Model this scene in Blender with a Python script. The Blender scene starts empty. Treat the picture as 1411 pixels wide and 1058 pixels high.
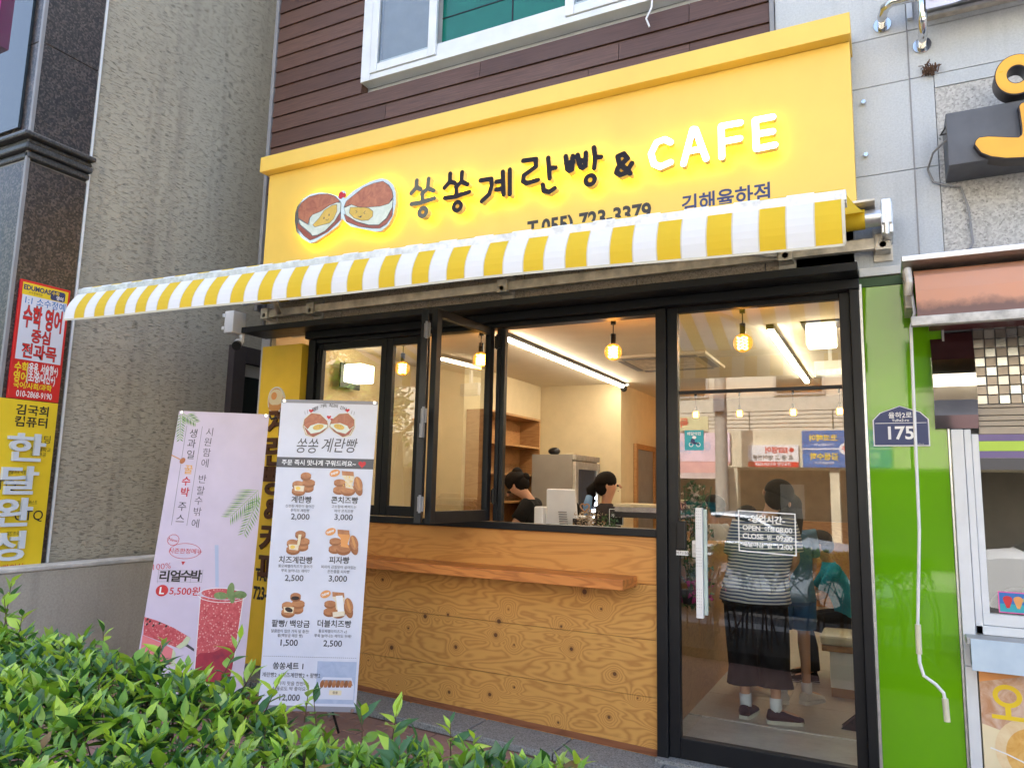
import bpy, math, random
import numpy as np
from mathutils import Vector, Matrix
random.seed(7)
SC = bpy.context.scene
COL = SC.collection
R = math.radians
# ---------------------------------------------------------------- camera
cam_d = bpy.data.cameras.new('camera'); cam = bpy.data.objects.new('camera', cam_d); COL.objects.link(cam)
SC.camera = cam
cam_d.sensor_width = 36; cam_d.lens = 25.746; cam_d.clip_start = 0.05; cam_d.clip_end = 500
_r = (0.8910, 0.45343, 0.02290); _u = (0.04264, -0.13378, 0.99009); _f = (-0.4520, 0.88120, 0.13853)
cam.matrix_world = Matrix(((_r[0], _u[0], -_f[0], 0), (_r[1], _u[1], -_f[1], -4.6), (_r[2], _u[2], -_f[2], 1.57), (0, 0, 0, 1)))
# ---------------------------------------------------------------- light
SUN_EL, SUN_AZ = 50.0, 18.0        # azimuth measured from +Y towards -X
w = bpy.data.worlds.new('World'); SC.world = w; w.use_nodes = True
nt = w.node_tree; sky = nt.nodes.new('ShaderNodeTexSky'); sky.sky_type = 'NISHITA'; sky.sun_disc = False
sky.sun_elevation = R(SUN_EL); sky.sun_rotation = R(-SUN_AZ); sky.dust_density = 5.0; sky.air_density = 1.0; sky.ozone_density = 0.6
nt.links.new(sky.outputs[0], nt.nodes['Background'].inputs[0]); nt.nodes['Background'].inputs[1].default_value = 0.15
sun_d = bpy.data.lights.new('sun', 'SUN'); sun_d.energy = 4.5; sun_d.angle = R(0.5); sun_d.color = (1, 0.95, 0.87)
sun = bpy.data.objects.new('sun', sun_d); COL.objects.link(sun)
sd = Vector((-math.sin(R(SUN_AZ)) * math.cos(R(SUN_EL)), math.cos(R(SUN_AZ)) * math.cos(R(SUN_EL)), math.sin(R(SUN_EL))))
sun.rotation_euler = sd.to_track_quat('Z', 'Y').to_euler()
SC.view_settings.view_transform = 'Standard'; SC.view_settings.look = 'None'
SC.view_settings.exposure = 2.42; SC.view_settings.gamma = 1
SC.render.engine = 'CYCLES'
cy = SC.cycles
cy.use_denoising = True; cy.max_bounces = 8; cy.diffuse_bounces = 3; cy.glossy_bounces = 4; cy.transparent_max_bounces = 12; cy.sample_clamp_indirect = 4
cy.caustics_reflective = False; cy.caustics_refractive = False

# ---------------------------------------------------------------- materials
MC = {}
class Mt:
    def __init__(s, name):
        s.m = bpy.data.materials.new(name); s.m.use_nodes = True; s.t = s.m.node_tree
        s.b = s.t.nodes['Principled BSDF']; s.p = None
    def n(s, ty, **k):
        x = s.t.nodes.new(ty)
        for a, v in k.items(): setattr(x, a, v)
        return x
    def l(s, a, b): s.t.links.new(a, b)
    def pos(s, sc=(1, 1, 1)):
        if s.p is None: s.p = s.n('ShaderNodeNewGeometry')
        m = s.n('ShaderNodeMapping'); m.inputs['Scale'].default_value = sc
        s.l(s.p.outputs['Position'], m.inputs[0]); return m.outputs[0]
    def noise(s, sc=(1, 1, 1), scale=5, detail=4, rough=.55, dist=0):
        x = s.n('ShaderNodeTexNoise'); x.inputs['Scale'].default_value = scale; x.inputs['Detail'].default_value = detail
        x.inputs['Roughness'].default_value = rough; x.inputs['Distortion'].default_value = dist
        s.l(s.pos(sc), x.inputs['Vector']); return x.outputs['Fac']
    def vor(s, sc=(1, 1, 1), scale=5, feat='F1', rnd=1):
        x = s.n('ShaderNodeTexVoronoi'); x.feature = feat; x.inputs['Scale'].default_value = scale; x.inputs['Randomness'].default_value = rnd
        s.l(s.pos(sc), x.inputs['Vector']); return x
    def ramp(s, f, stops, interp='LINEAR'):
        x = s.n('ShaderNodeValToRGB'); e = x.color_ramp; e.interpolation = interp
        while len(e.elements) < len(stops): e.elements.new(.5)
        for i, (p, c) in enumerate(stops):
            e.elements[i].position = p; e.elements[i].color = (*c, 1) if len(c) == 3 else c
        s.l(f, x.inputs[0]); return x.outputs[0]
    def math(s, op, a, b=None, c=None):
        x = s.n('ShaderNodeMath', operation=op)
        for i, v in enumerate((a, b, c)):
            if v is None: continue
            if isinstance(v, (int, float)): x.inputs[i].default_value = v
            else: s.l(v, x.inputs[i])
        return x.outputs[0]
    def mix(s, f, a, b, bt='MIX'):
        x = s.n('ShaderNodeMix', data_type='RGBA', blend_type=bt)
        for i, v in ((0, f), (6, a), (7, b)):
            if isinstance(v, (int, float)): x.inputs[i].default_value = v
            elif isinstance(v, tuple): x.inputs[i].default_value = (*v, 1)
            else: s.l(v, x.inputs[i])
        return x.outputs[2]
    def bump(s, h, st=.3, d=.01):
        x = s.n('ShaderNodeBump'); x.inputs['Strength'].default_value = st; x.inputs['Distance'].default_value = d
        s.l(h, x.inputs['Height']); s.l(x.outputs[0], s.b.inputs['Normal'])
    def base(s, c):
        if isinstance(c, tuple): s.b.inputs['Base Color'].default_value = (*c, 1)
        else: s.l(c, s.b.inputs['Base Color'])
    def set(s, **k):
        for a, v in k.items(): s.b.inputs[a.replace('_', ' ')].default_value = v
def mat(name, col, rough=.6, metal=0, var=.12, vs=6, bump=0, bs=60, emit=0, spec=None, trans=None):
    if name in MC: return MC[name]
    t = Mt(name); t.set(Roughness=rough, Metallic=metal)
    if var:
        f = t.noise(scale=vs, detail=5)
        c = t.ramp(f, [(.3, tuple(x * (1 - var) for x in col)), (.7, tuple(min(1, x * (1 + var)) for x in col))])
        t.base(c)
        g = t.noise(scale=vs * 3.1, detail=3); t.l(t.math('MULTIPLY_ADD', g, .25 * min(1, var * 6), rough - .12 * min(1, var * 6)), t.b.inputs['Roughness'])
    else: t.base(tuple(col))
    if bump: t.bump(t.noise(scale=bs, detail=4), bump, .004)
    if emit:
        t.b.inputs['Emission Color'].default_value = (*col, 1); t.b.inputs['Emission Strength'].default_value = emit
    if spec is not None: t.b.inputs['Specular IOR Level'].default_value = spec
    MC[name] = t.m; return t.m
def emis(name, col, st):
    if name in MC: return MC[name]
    t = Mt(name); t.base(tuple(c * .8 for c in col)); t.b.inputs['Emission Color'].default_value = (*col, 1); t.b.inputs['Emission Strength'].default_value = st
    MC[name] = t.m; return t.m
def glass_mat(name, tint, boost=1.9, dust=.0):
    t = Mt(name); nt = t.t; t.b.inputs['Base Color'].default_value = (.5, .5, .48, 1); t.set(Roughness=.7)
    tr = t.n('ShaderNodeBsdfTransparent'); tr.inputs[0].default_value = (*tint, 1)
    gl = t.n('ShaderNodeBsdfGlossy'); gl.inputs['Roughness'].default_value = .004
    fr = t.n('ShaderNodeFresnel'); fr.inputs[0].default_value = 1.5
    ge = t.n('ShaderNodeNewGeometry'); inv = t.math('SUBTRACT', 1, ge.outputs['Backfacing'])
    f = t.math('MINIMUM', t.math('MULTIPLY', t.math('MULTIPLY', fr.outputs[0], boost), inv), 1.0)
    mx = t.n('ShaderNodeMixShader'); t.l(f, mx.inputs[0]); t.l(tr.outputs[0], mx.inputs[1]); t.l(gl.outputs[0], mx.inputs[2])
    out = nt.nodes['Material Output']
    if dust:
        d = t.math('MULTIPLY', t.ramp(t.noise(scale=9, detail=8, rough=.75), [(.5, (0, 0, 0)), (.8, (1, 1, 1))]), dust)
        m2 = t.n('ShaderNodeMixShader'); t.l(d, m2.inputs[0]); t.l(mx.outputs[0], m2.inputs[1]); t.l(t.b.outputs[0], m2.inputs[2]); t.l(m2.outputs[0], out.inputs[0])
    else: t.l(mx.outputs[0], out.inputs[0])
    MC[name] = t.m; return t.m
GLASS = glass_mat('clear_glass', (.90, .93, .92), 3.4, .006)
GLASS2 = glass_mat('thin_glass', (.94, .95, .94), 1.0)
GLASSU = mat('teal_film_window', (.008, .125, .095), .06, 0, .2, 2)
GLASSB = glass_mat('clean_bulb_glass', (.98, .72, .32), .8)

def m_plywood():
    t = Mt('rotary_cut_plywood'); t.set(Roughness=.5)
    sx_ = t.n('ShaderNodeSeparateXYZ'); t.l(t.pos(), sx_.inputs[0]); cx_ = t.n('ShaderNodeCombineXYZ'); t.l(sx_.outputs[0], cx_.inputs[0]); t.l(sx_.outputs[2], cx_.inputs[1])
    v = t.n('ShaderNodeTexVoronoi'); v.voronoi_dimensions = '2D'; v.inputs['Scale'].default_value = 3.4; t.l(cx_.outputs[0], v.inputs['Vector'])
    d = v.outputs['Distance']
    bumpf = t.math('MULTIPLY', t.math('POWER', 2.718, t.math('MULTIPLY', t.math('MULTIPLY', d, d), -30)), t.math('MULTIPLY_ADD', t.noise((3, 0, 3), 1, 1), .7, .15))
    n = t.noise((.55, 0, 2.3), 1.5, 3, .5, .4)
    n2 = t.noise((1.2, 0, 5), 2.2, 2, .5)
    f = t.math('ADD', t.math('ADD', t.math('MULTIPLY', n, 2.3), bumpf), t.math('MULTIPLY', n2, .28))
    s = t.math('SINE', t.math('MULTIPLY', f, 60))
    s2 = t.math('POWER', t.math('MULTIPLY_ADD', s, .5, .5), 1.8)
    fine = t.noise((3, 0, 90), 6, 4, .6)
    c = t.mix(t.math('MULTIPLY', s2, .62), (.66, .36, .095), (.31, .105, .019))
    c = t.mix(t.math('MULTIPLY', fine, .35), c, (.40, .21, .06))
    big = t.noise((1, 1, 1), 1.1, 3)
    c = t.mix(t.math('MULTIPLY', big, .3), c, (.60, .27, .055))
    rnd = t.n('ShaderNodeSeparateColor'); t.l(v.outputs['Color'], rnd.inputs[0])
    kr = t.math('MULTIPLY_ADD', rnd.outputs[0], .050, .008)
    k = t.math('LESS_THAN', d, kr)
    halo = t.ramp(t.math('DIVIDE', d, t.math('MULTIPLY', kr, 2.6)), [(.3, (1, 1, 1)), (1, (0, 0, 0))])
    c = t.mix(t.math('MULTIPLY', halo, .55), c, (.20, .075, .02))
    c = t.mix(t.math('MULTIPLY', k, .85), c, (.075, .022, .008))
    t.base(c); t.bump(t.math('ADD', s2, fine), .12, .002)
    return t.m
def m_pine(name, a, b, k=34):
    t = Mt(name); t.set(Roughness=.42)
    n = t.noise((.45, 1.0, 3.0), 2.2, 3, .5, .8); s = t.math('POWER', t.math('MULTIPLY_ADD', t.math('SINE', t.math('MULTIPLY', n, k * 2)), .5, .5), 2)
    fine = t.noise((2, 40, 60), 5, 4, .6)
    c = t.mix(t.math('MULTIPLY', s, .7), a, b); c = t.mix(t.math('MULTIPLY', fine, .3), c, tuple(x * .6 for x in a))
    t.base(c); t.bump(fine, .08, .002); return t.m
def m_siding(name, sh=1.0):
    t = Mt(name); t.set(Roughness=.55)
    f = t.noise((.5, 1, 14), 7, 6, .65); g = t.noise((1, 1, 1), .8, 3)
    oi = t.n('ShaderNodeObjectInfo')
    c = t.ramp(f, [(.25, (.042 * sh, .020 * sh, .013 * sh)), (.55, (.092 * sh, .046 * sh, .032 * sh)), (.8, (.14 * sh, .075 * sh, .053 * sh))])
    c = t.mix(t.math('MULTIPLY', oi.outputs['Random'], .55), c, (.045, .018, .013))
    c = t.mix(t.math('MULTIPLY', t.ramp(g, [(.5, (0, 0, 0)), (.75, (1, 1, 1))]), .35), c, (.12, .075, .06))
    t.base(c); t.bump(f, .3, .003); return t.m
def m_stucco():
    t = Mt('scratched_stucco'); t.set(Roughness=.9)
    f = t.noise((1, 1.9, 24), 7.5, 3, .6, .12)
    cut = t.ramp(f, [(.565, (0, 0, 0)), (.61, (1, 1, 1))])
    m = t.noise((1, 5, 9), 3, 2)
    cut2 = t.math('MULTIPLY', cut, t.ramp(m, [(.36, (0, 0, 0)), (.52, (1, 1, 1))]))
    g = t.noise((1, 1, 1), .7, 4); fine = t.noise((1, 1, 1), 120, 3)
    c = t.mix(t.ramp(g, [(.3, (0, 0, 0)), (.75, (1, 1, 1))]), (.47, .435, .35), (.39, .36, .285))
    c = t.mix(t.math('MULTIPLY', fine, .2), c, (.14, .14, .12)); c = t.mix(t.math('MULTIPLY', cut2, .45), c, (.12, .11, .09)); vs_ = t.noise((5, 5, .35), 1.3, 4, .6); c = t.mix(t.math('MULTIPLY', t.ramp(vs_, [(.5, (0, 0, 0)), (.78, (1, 1, 1))]), .45), c, (.17, .16, .135))
    t.base(c); t.bump(t.math('SUBTRACT', t.math('MULTIPLY', fine, .25), cut2), .9, .006); return t.m
def m_granite(name, cols, rough=.2, sc=55, bump=0):
    t = Mt(name); t.set(Roughness=rough)
    v = t.vor((1, 1, 1), sc); sp = t.n('ShaderNodeSeparateColor'); t.l(v.outputs['Color'], sp.inputs[0])
    n = t.noise((1, 1, 1), sc * .9, 4, .6)
    c = t.ramp(t.math('MULTIPLY_ADD', sp.outputs[0], .5, t.math('MULTIPLY', n, .5)), cols)
    t.base(c)
    if bump: t.bump(sp.outputs[1], bump, .003)
    return t.m
def m_concrete(name, a, b, stains=.5, fine=90, rough=.9):
    t = Mt(name); t.set(Roughness=rough)
    f = t.noise((1, 1, 1), fine, 4, .7); g = t.noise((1, 1, 1), 1.7, 6, .6); v = t.noise((6, 6, .5), 1.6, 4, .6)
    c = t.ramp(f, [(.3, b), (.62, a)])
    dk = tuple(x * .55 for x in b)
    c = t.mix(t.math('MULTIPLY', t.ramp(g, [(.45, (0, 0, 0)), (.75, (1, 1, 1))]), stains * .6), c, dk)
    c = t.mix(t.math('MULTIPLY', t.ramp(v, [(.55, (0, 0, 0)), (.8, (1, 1, 1))]), stains * .7), c, dk)
    t.base(c); t.bump(f, .5, .004); return t.m
def m_leaf(name, c0, c1, tr):
    t = Mt(name); t.set(Roughness=.3)
    g = t.noise((1, 1, 1), 14, 2); c = t.mix(t.ramp(g, [(.3, (0, 0, 0)), (.7, (1, 1, 1))]), c0, c1)
    t.base(c); t.set(Roughness=.36)
    tl = t.n('ShaderNodeBsdfTranslucent'); tl.inputs[0].default_value = (*tr, 1)
    mx = t.n('ShaderNodeMixShader'); mx.inputs[0].default_value = .3
    t.l(t.b.outputs[0], mx.inputs[1]); t.l(tl.outputs[0], mx.inputs[2]); t.l(mx.outputs[0], t.t.nodes['Material Output'].inputs[0]); return t.m
def m_fabric(name, c, tr, k=.22):
    t = Mt(name); f = t.noise((1, 1, 1), 3, 4); t.base(t.mix(t.math('MULTIPLY', f, .16), c, tuple(x * .6 for x in c))); t.set(Roughness=.7)
    tl = t.n('ShaderNodeBsdfTranslucent'); tl.inputs[0].default_value = (*tr, 1)
    mx = t.n('ShaderNodeMixShader'); mx.inputs[0].default_value = k
    t.l(t.b.outputs[0], mx.inputs[1]); t.l(tl.outputs[0], mx.inputs[2]); t.l(mx.outputs[0], t.t.nodes['Material Output'].inputs[0]); return t.m
def glow_bulb():
    t = Mt('glowing_amber_bulb'); em = t.n('ShaderNodeEmission'); em.inputs[0].default_value = (1, .42, .06, 1); em.inputs[1].default_value = .55
    tr = t.n('ShaderNodeBsdfTransparent'); tr.inputs[0].default_value = (1, .80, .42, 1); gl = t.n('ShaderNodeBsdfGlossy'); gl.inputs['Roughness'].default_value = .02
    m1 = t.n('ShaderNodeMixShader'); m1.inputs[0].default_value = .06; t.l(tr.outputs[0], m1.inputs[1]); t.l(gl.outputs[0], m1.inputs[2]); ad = t.n('ShaderNodeMixShader'); ad.inputs[0].default_value = .30; t.l(m1.outputs[0], ad.inputs[1]); t.l(em.outputs[0], ad.inputs[2]); t.l(ad.outputs[0], t.t.nodes['Material Output'].inputs[0]); return t.m
GLASSB = glow_bulb()
M = dict(
    ply=m_plywood(), shelf=m_pine('orange_pine', (.66, .25, .06), (.36, .10, .022)), pine2=m_pine('pale_pine_face', (.68, .32, .080), (.50, .19, .040)),
    base=m_pine('red_brown_skirting', (.27, .10, .045), (.16, .055, .025)), oak=m_pine('warm_oak_veneer', (.42, .22, .085), (.30, .14, .05)),
    sid=m_siding('brown_siding', 1.35), stucco=m_stucco(),
    gran=m_granite('black_brown_granite', [(.15, (.012, .011, .013)), (.45, (.03, .026, .028)), (.62, (.075, .058, .052)), (.85, (.13, .11, .10))], .32, 70),
    granc=m_granite('dark_moulded_granite', [(.2, (.02, .021, .024)), (.6, (.05, .052, .058)), (.85, (.09, .09, .095))], .4, 90),
    tan=m_granite('tan_flamed_granite', [(.1, (.16, .12, .09)), (.35, (.44, .36, .27)), (.7, (.58, .49, .38)), (.95, (.66, .60, .5))], .85, 120, .4),
    rough=m_granite('rough_speckled_stone', [(.1, (.10, .095, .09)), (.3, (.36, .35, .335)), (.6, (.50, .49, .47)), (.95, (.60, .59, .57))], .9, 95, .6),
    conc=m_concrete('painted_grey_concrete', (.52, .55, .58), (.42, .45, .48), .4),
    lowc=m_concrete('grey_render', (.44, .42, .37), (.34, .325, .285), .45, 60),
    kerb=m_granite('grey_kerb_granite', [(.1, (.07, .07, .07)), (.4, (.22, .22, .215)), (.8, (.34, .34, .33))], .85, 140, .4),
    blk=mat('black_powder_coat', (.008, .009, .011), .42, 0, .2, 3, .05, 200, spec=.3), blk2=mat('black_plastic', (.008, .008, .009), .35, 0, .15, spec=.35),
    yel=mat('yellow_sheet_metal', (.80, .535, .10), .42, 0, .05, 2.2, .03, 30), yelp=mat('yellow_print_panel', (.85, .56, .04), .35, 0, .05),
    white=mat('white_plastic', (.74, .75, .76), .35, 0, .05), wfr=mat('white_window_frame', (.66, .69, .72), .3, 0, .07, 5),
    alu=mat('brushed_aluminium', (.62, .63, .64), .32, .75, .15, 20), steel=mat('polished_steel', (.62, .62, .62), .13, 1, .12, 9),
    dsteel=mat('weathered_beige_metal', (.62, .57, .49), .5, .2, .3, 12, .1), grey=mat('mid_grey_metal', (.24, .24, .25), .5, .1, .1),
    cream=mat('cream_plaster', (.64, .53, .34), .85, 0, .05), creamc=mat('ceiling_plaster', (.62, .54, .42), .9, 0, .04),
    soil=mat('dark_soil', (.035, .025, .018), .95, 0, .3, 20, .6), asph=mat('asphalt', (.055, .055, .058), .9, 0, .25, 30, .5, 200),
    rub=mat('rust_brown_dirt', (.10, .055, .035), .95, 0, .3, 40),
)
# ---------------------------------------------------------------- mesh helpers
WL = {}
def wl(o): return WL.get(o.name, Vector((0, 0, 0))) if o else Vector((0, 0, 0))
class MB:
    def __init__(s): s.v = []; s.f = []; s.m = []; s.k = 0
    def add(s, vs, fs, m=None):
        b = len(s.v); s.v += [tuple(x) for x in vs]; s.f += [tuple(b + i for i in f) for f in fs]; s.m += [s.k if m is None else m] * len(fs); return s
    def box(s, x0, x1, y0, y1, z0, z1, m=None):
        x0, x1 = sorted((x0, x1)); y0, y1 = sorted((y0, y1)); z0, z1 = sorted((z0, z1))
        return s.add([(x0, y0, z0), (x1, y0, z0), (x1, y1, z0), (x0, y1, z0), (x0, y0, z1), (x1, y0, z1), (x1, y1, z1), (x0, y1, z1)],
                     [(3, 2, 1, 0), (4, 5, 6, 7), (0, 1, 5, 4), (1, 2, 6, 5), (2, 3, 7, 6), (3, 0, 4, 7)], m)
    def hexa(s, p, m=None):   # 8 points: bottom 4 then top 4
        return s.add(p, [(3, 2, 1, 0), (4, 5, 6, 7), (0, 1, 5, 4), (1, 2, 6, 5), (2, 3, 7, 6), (3, 0, 4, 7)], m)
    def quad(s, a, b, c, d, m=None): return s.add([a, b, c, d], [(0, 1, 2, 3)], m)
    def tube(s, pts, r, n=8, m=None, cap=True):
        pts = [Vector(p) for p in pts]; rs = r if isinstance(r, (list, tuple)) else [r] * len(pts)
        vs = []; fs = []; ref = None
        for i, p in enumerate(pts):
            d = (pts[min(i + 1, len(pts) - 1)] - pts[max(i - 1, 0)]).normalized()
            if ref is None: ref = Vector((0, 0, 1)) if abs(d.z) < .9 else Vector((1, 0, 0))
            a = d.cross(ref).normalized(); b = a.cross(d).normalized(); ref = b
            for j in range(n):
                t = 2 * math.pi * j / n; vs.append(p + (a * math.cos(t) + b * math.sin(t)) * rs[i])
        for i in range(len(pts) - 1):
            for j in range(n): fs.append((i * n + j, i * n + (j + 1) % n, (i + 1) * n + (j + 1) % n, (i + 1) * n + j))
        if cap: fs.append(tuple(range(n))[::-1]); fs.append(tuple(range((len(pts) - 1) * n, len(pts) * n)))
        return s.add(vs, fs, m)
    def loft(s, rings, n=14, m=None, cap=True):   # rings: (centre, axis_u, axis_v)
        vs = []; fs = []
        for c, a, b in rings:
            c = Vector(c); a = Vector(a); b = Vector(b)
            for j in range(n):
                t = 2 * math.pi * j / n; vs.append(c + a * math.cos(t) + b * math.sin(t))
        for i in range(len(rings) - 1):
            for j in range(n): fs.append((i * n + j, i * n + (j + 1) % n, (i + 1) * n + (j + 1) % n, (i + 1) * n + j))
        if cap: fs.append(tuple(range(n))[::-1]); fs.append(tuple(range((len(rings) - 1) * n, len(rings) * n)))
        return s.add(vs, fs, m)
    def ball(s, c, r, n=12, k=8, m=None):
        r = r if isinstance(r, (tuple, list)) else (r, r, r); rings = []
        for i in range(k + 1):
            t = math.pi * i / k; q = max(math.sin(t), .02); rings.append(((c[0], c[1], c[2] - r[2] * math.cos(t)), (r[0] * q, 0, 0), (0, r[1] * q, 0)))
        return s.loft(rings, n, m)
    def prism(s, poly, fn, h0, h1, m=None):     # poly 2D, fn(u,v,h)->xyz
        n = len(poly); vs = [fn(u, v, h0) for u, v in poly] + [fn(u, v, h1) for u, v in poly]
        return s.add(vs, [tuple(range(n)), tuple(range(2 * n - 1, n - 1, -1))] + [(i, (i + 1) % n, n + (i + 1) % n, n + i) for i in range(n)], m)
    def flat(s, poly, fn, h=0, m=None):
        return s.add([fn(u, v, h) for u, v in poly], [tuple(range(len(poly)))], m)
    def build(s, name, mats, parent=None, smooth=False, bevel=0, label=None, cat=None, group=None, kind=None, loc=None):
        me = bpy.data.meshes.new(name)
        off = wl(parent)
        if loc is not None: off = Vector(loc)
        me.from_pydata([(x - off.x, y - off.y, z - off.z) for x, y, z in s.v], [], s.f)
        for q in (mats if isinstance(mats, (list, tuple)) else [mats]): me.materials.append(M[q] if isinstance(q, str) else q)
        me.polygons.foreach_set('material_index', s.m)
        if smooth:
            me.polygons.foreach_set('use_smooth', [True] * len(me.polygons))
        me.update()
        o = bpy.data.objects.new(name, me); COL.objects.link(o)
        if smooth and smooth != 'all': 
            try: me.set_sharp_from_angle(angle=R(40))
            except Exception: pass
        if parent: o.parent = parent; WL[o.name] = off
        else: o.location = off; WL[o.name] = off
        if bevel:
            b = o.modifiers.new('bevel', 'BEVEL'); b.width = bevel; b.segments = 2; b.limit_method = 'ANGLE'; b.angle_limit = R(40)
        tag(o, label, cat, group, kind)
        return o
def tag(o, label=None, cat=None, group=None, kind=None):
    if label: o['label'] = label
    if cat: o['category'] = cat
    if group: o['group'] = group
    if kind: o['kind'] = kind
    return o
def thing(name, label, cat, loc, group=None):
    o = bpy.data.objects.new(name, None); o.empty_display_size = .1; COL.objects.link(o); o.location = loc; WL[o.name] = Vector(loc)
    return tag(o, label, cat, group)
def box(name, m, b, parent=None, bevel=.002, **k): return MB().box(*b).build(name, m, parent, bevel=bevel, **k)
# 2D shape union by marching squares over a stroke / polygon distance field
def sd_strokes(strokes, wdt):
    def f(X, Y):
        d = np.full(X.shape, 9.0)
        for st in strokes:
            if st[0] == 'ring':
                _, cx, cy_, r, ri = st; q = np.hypot(X - cx, Y - cy_); d = np.minimum(d, np.abs(q - (r + ri) / 2) - (r - ri) / 2); continue
            for (ax, ay), (bx, by) in zip(st[:-1], st[1:]):
                dx, dy = bx - ax, by - ay; L = dx * dx + dy * dy + 1e-12
                t = np.clip(((X - ax) * dx + (Y - ay) * dy) / L, 0, 1)
                d = np.minimum(d, np.hypot(X - ax - t * dx, Y - ay - t * dy) - wdt)
        return d
    return f
def sd_poly(poly):
    def f(X, Y):
        d = np.full(X.shape, 9.0); ins = np.zeros(X.shape, bool); n = len(poly)
        for i in range(n):
            ax, ay = poly[i]; bx, by = poly[(i + 1) % n]; dx, dy = bx - ax, by - ay; L = dx * dx + dy * dy + 1e-12
            t = np.clip(((X - ax) * dx + (Y - ay) * dy) / L, 0, 1); d = np.minimum(d, np.hypot(X - ax - t * dx, Y - ay - t * dy))
            c = ((ay > Y) != (by > Y)) & (X < (bx - ax) * (Y - ay) / (by - ay + 1e-12) + ax); ins ^= c
        return np.where(ins, -d, d)
    return f
def msq(sdf, x0, x1, y0, y1, h):
    nx = int((x1 - x0) / h) + 2; ny = int((y1 - y0) / h) + 2
    X, Y = np.meshgrid(x0 + np.arange(nx) * h, y0 + np.arange(ny) * h, indexing='ij'); D = sdf(X, Y)
    D = np.where(np.abs(D) < h * .02, h * .02, D); D = D.tolist(); vi = {}; vs = []; fs = []
    def vert(key, p):
        if key not in vi: vi[key] = len(vs); vs.append(p)
        return vi[key]
    def cor(i, j): return vert((i, j), (x0 + i * h, y0 + j * h))
    def edg(a, b):
        k = (a, b) if a < b else (b, a); da, db = D[k[0][0]][k[0][1]], D[k[1][0]][k[1][1]]; t = da / (da - db)
        return vert(k, (x0 + (k[0][0] + (k[1][0] - k[0][0]) * t) * h, y0 + (k[0][1] + (k[1][1] - k[0][1]) * t) * h))
    for i in range(nx - 1):
        for j in range(ny - 1):
            c = [(i, j), (i + 1, j), (i + 1, j + 1), (i, j + 1)]; ins = [D[a][b] < 0 for a, b in c]
            if not any(ins): continue
            f = []
            for k in range(4):
                if ins[k]: f.append(cor(*c[k]))
                if ins[k] != ins[(k + 1) % 4]: f.append(edg(c[k], c[(k + 1) % 4]))
            if len(f) > 2: fs.append(tuple(f))
    return vs, fs
def extrude2d(mb, vs, fs, fn, h0, h1, mf=0, ms=0, mbk=0):
    """front at h1, back at h0"""
    cnt = {}
    for f in fs:
        for a, b in zip(f, f[1:] + f[:1]): cnt[(a, b)] = 1
    mb.add([fn(x, y, h1) for x, y in vs], fs, mf); mb.add([fn(x, y, h0) for x, y in vs], [f[::-1] for f in fs], mbk)
    side = [(a, b) for (a, b) in cnt if (b, a) not in cnt]
    n = len(vs); mb.add([fn(x, y, h1) for x, y in vs] + [fn(x, y, h0) for x, y in vs], [(a, a + n, b + n, b) for a, b in side], ms)
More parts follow.
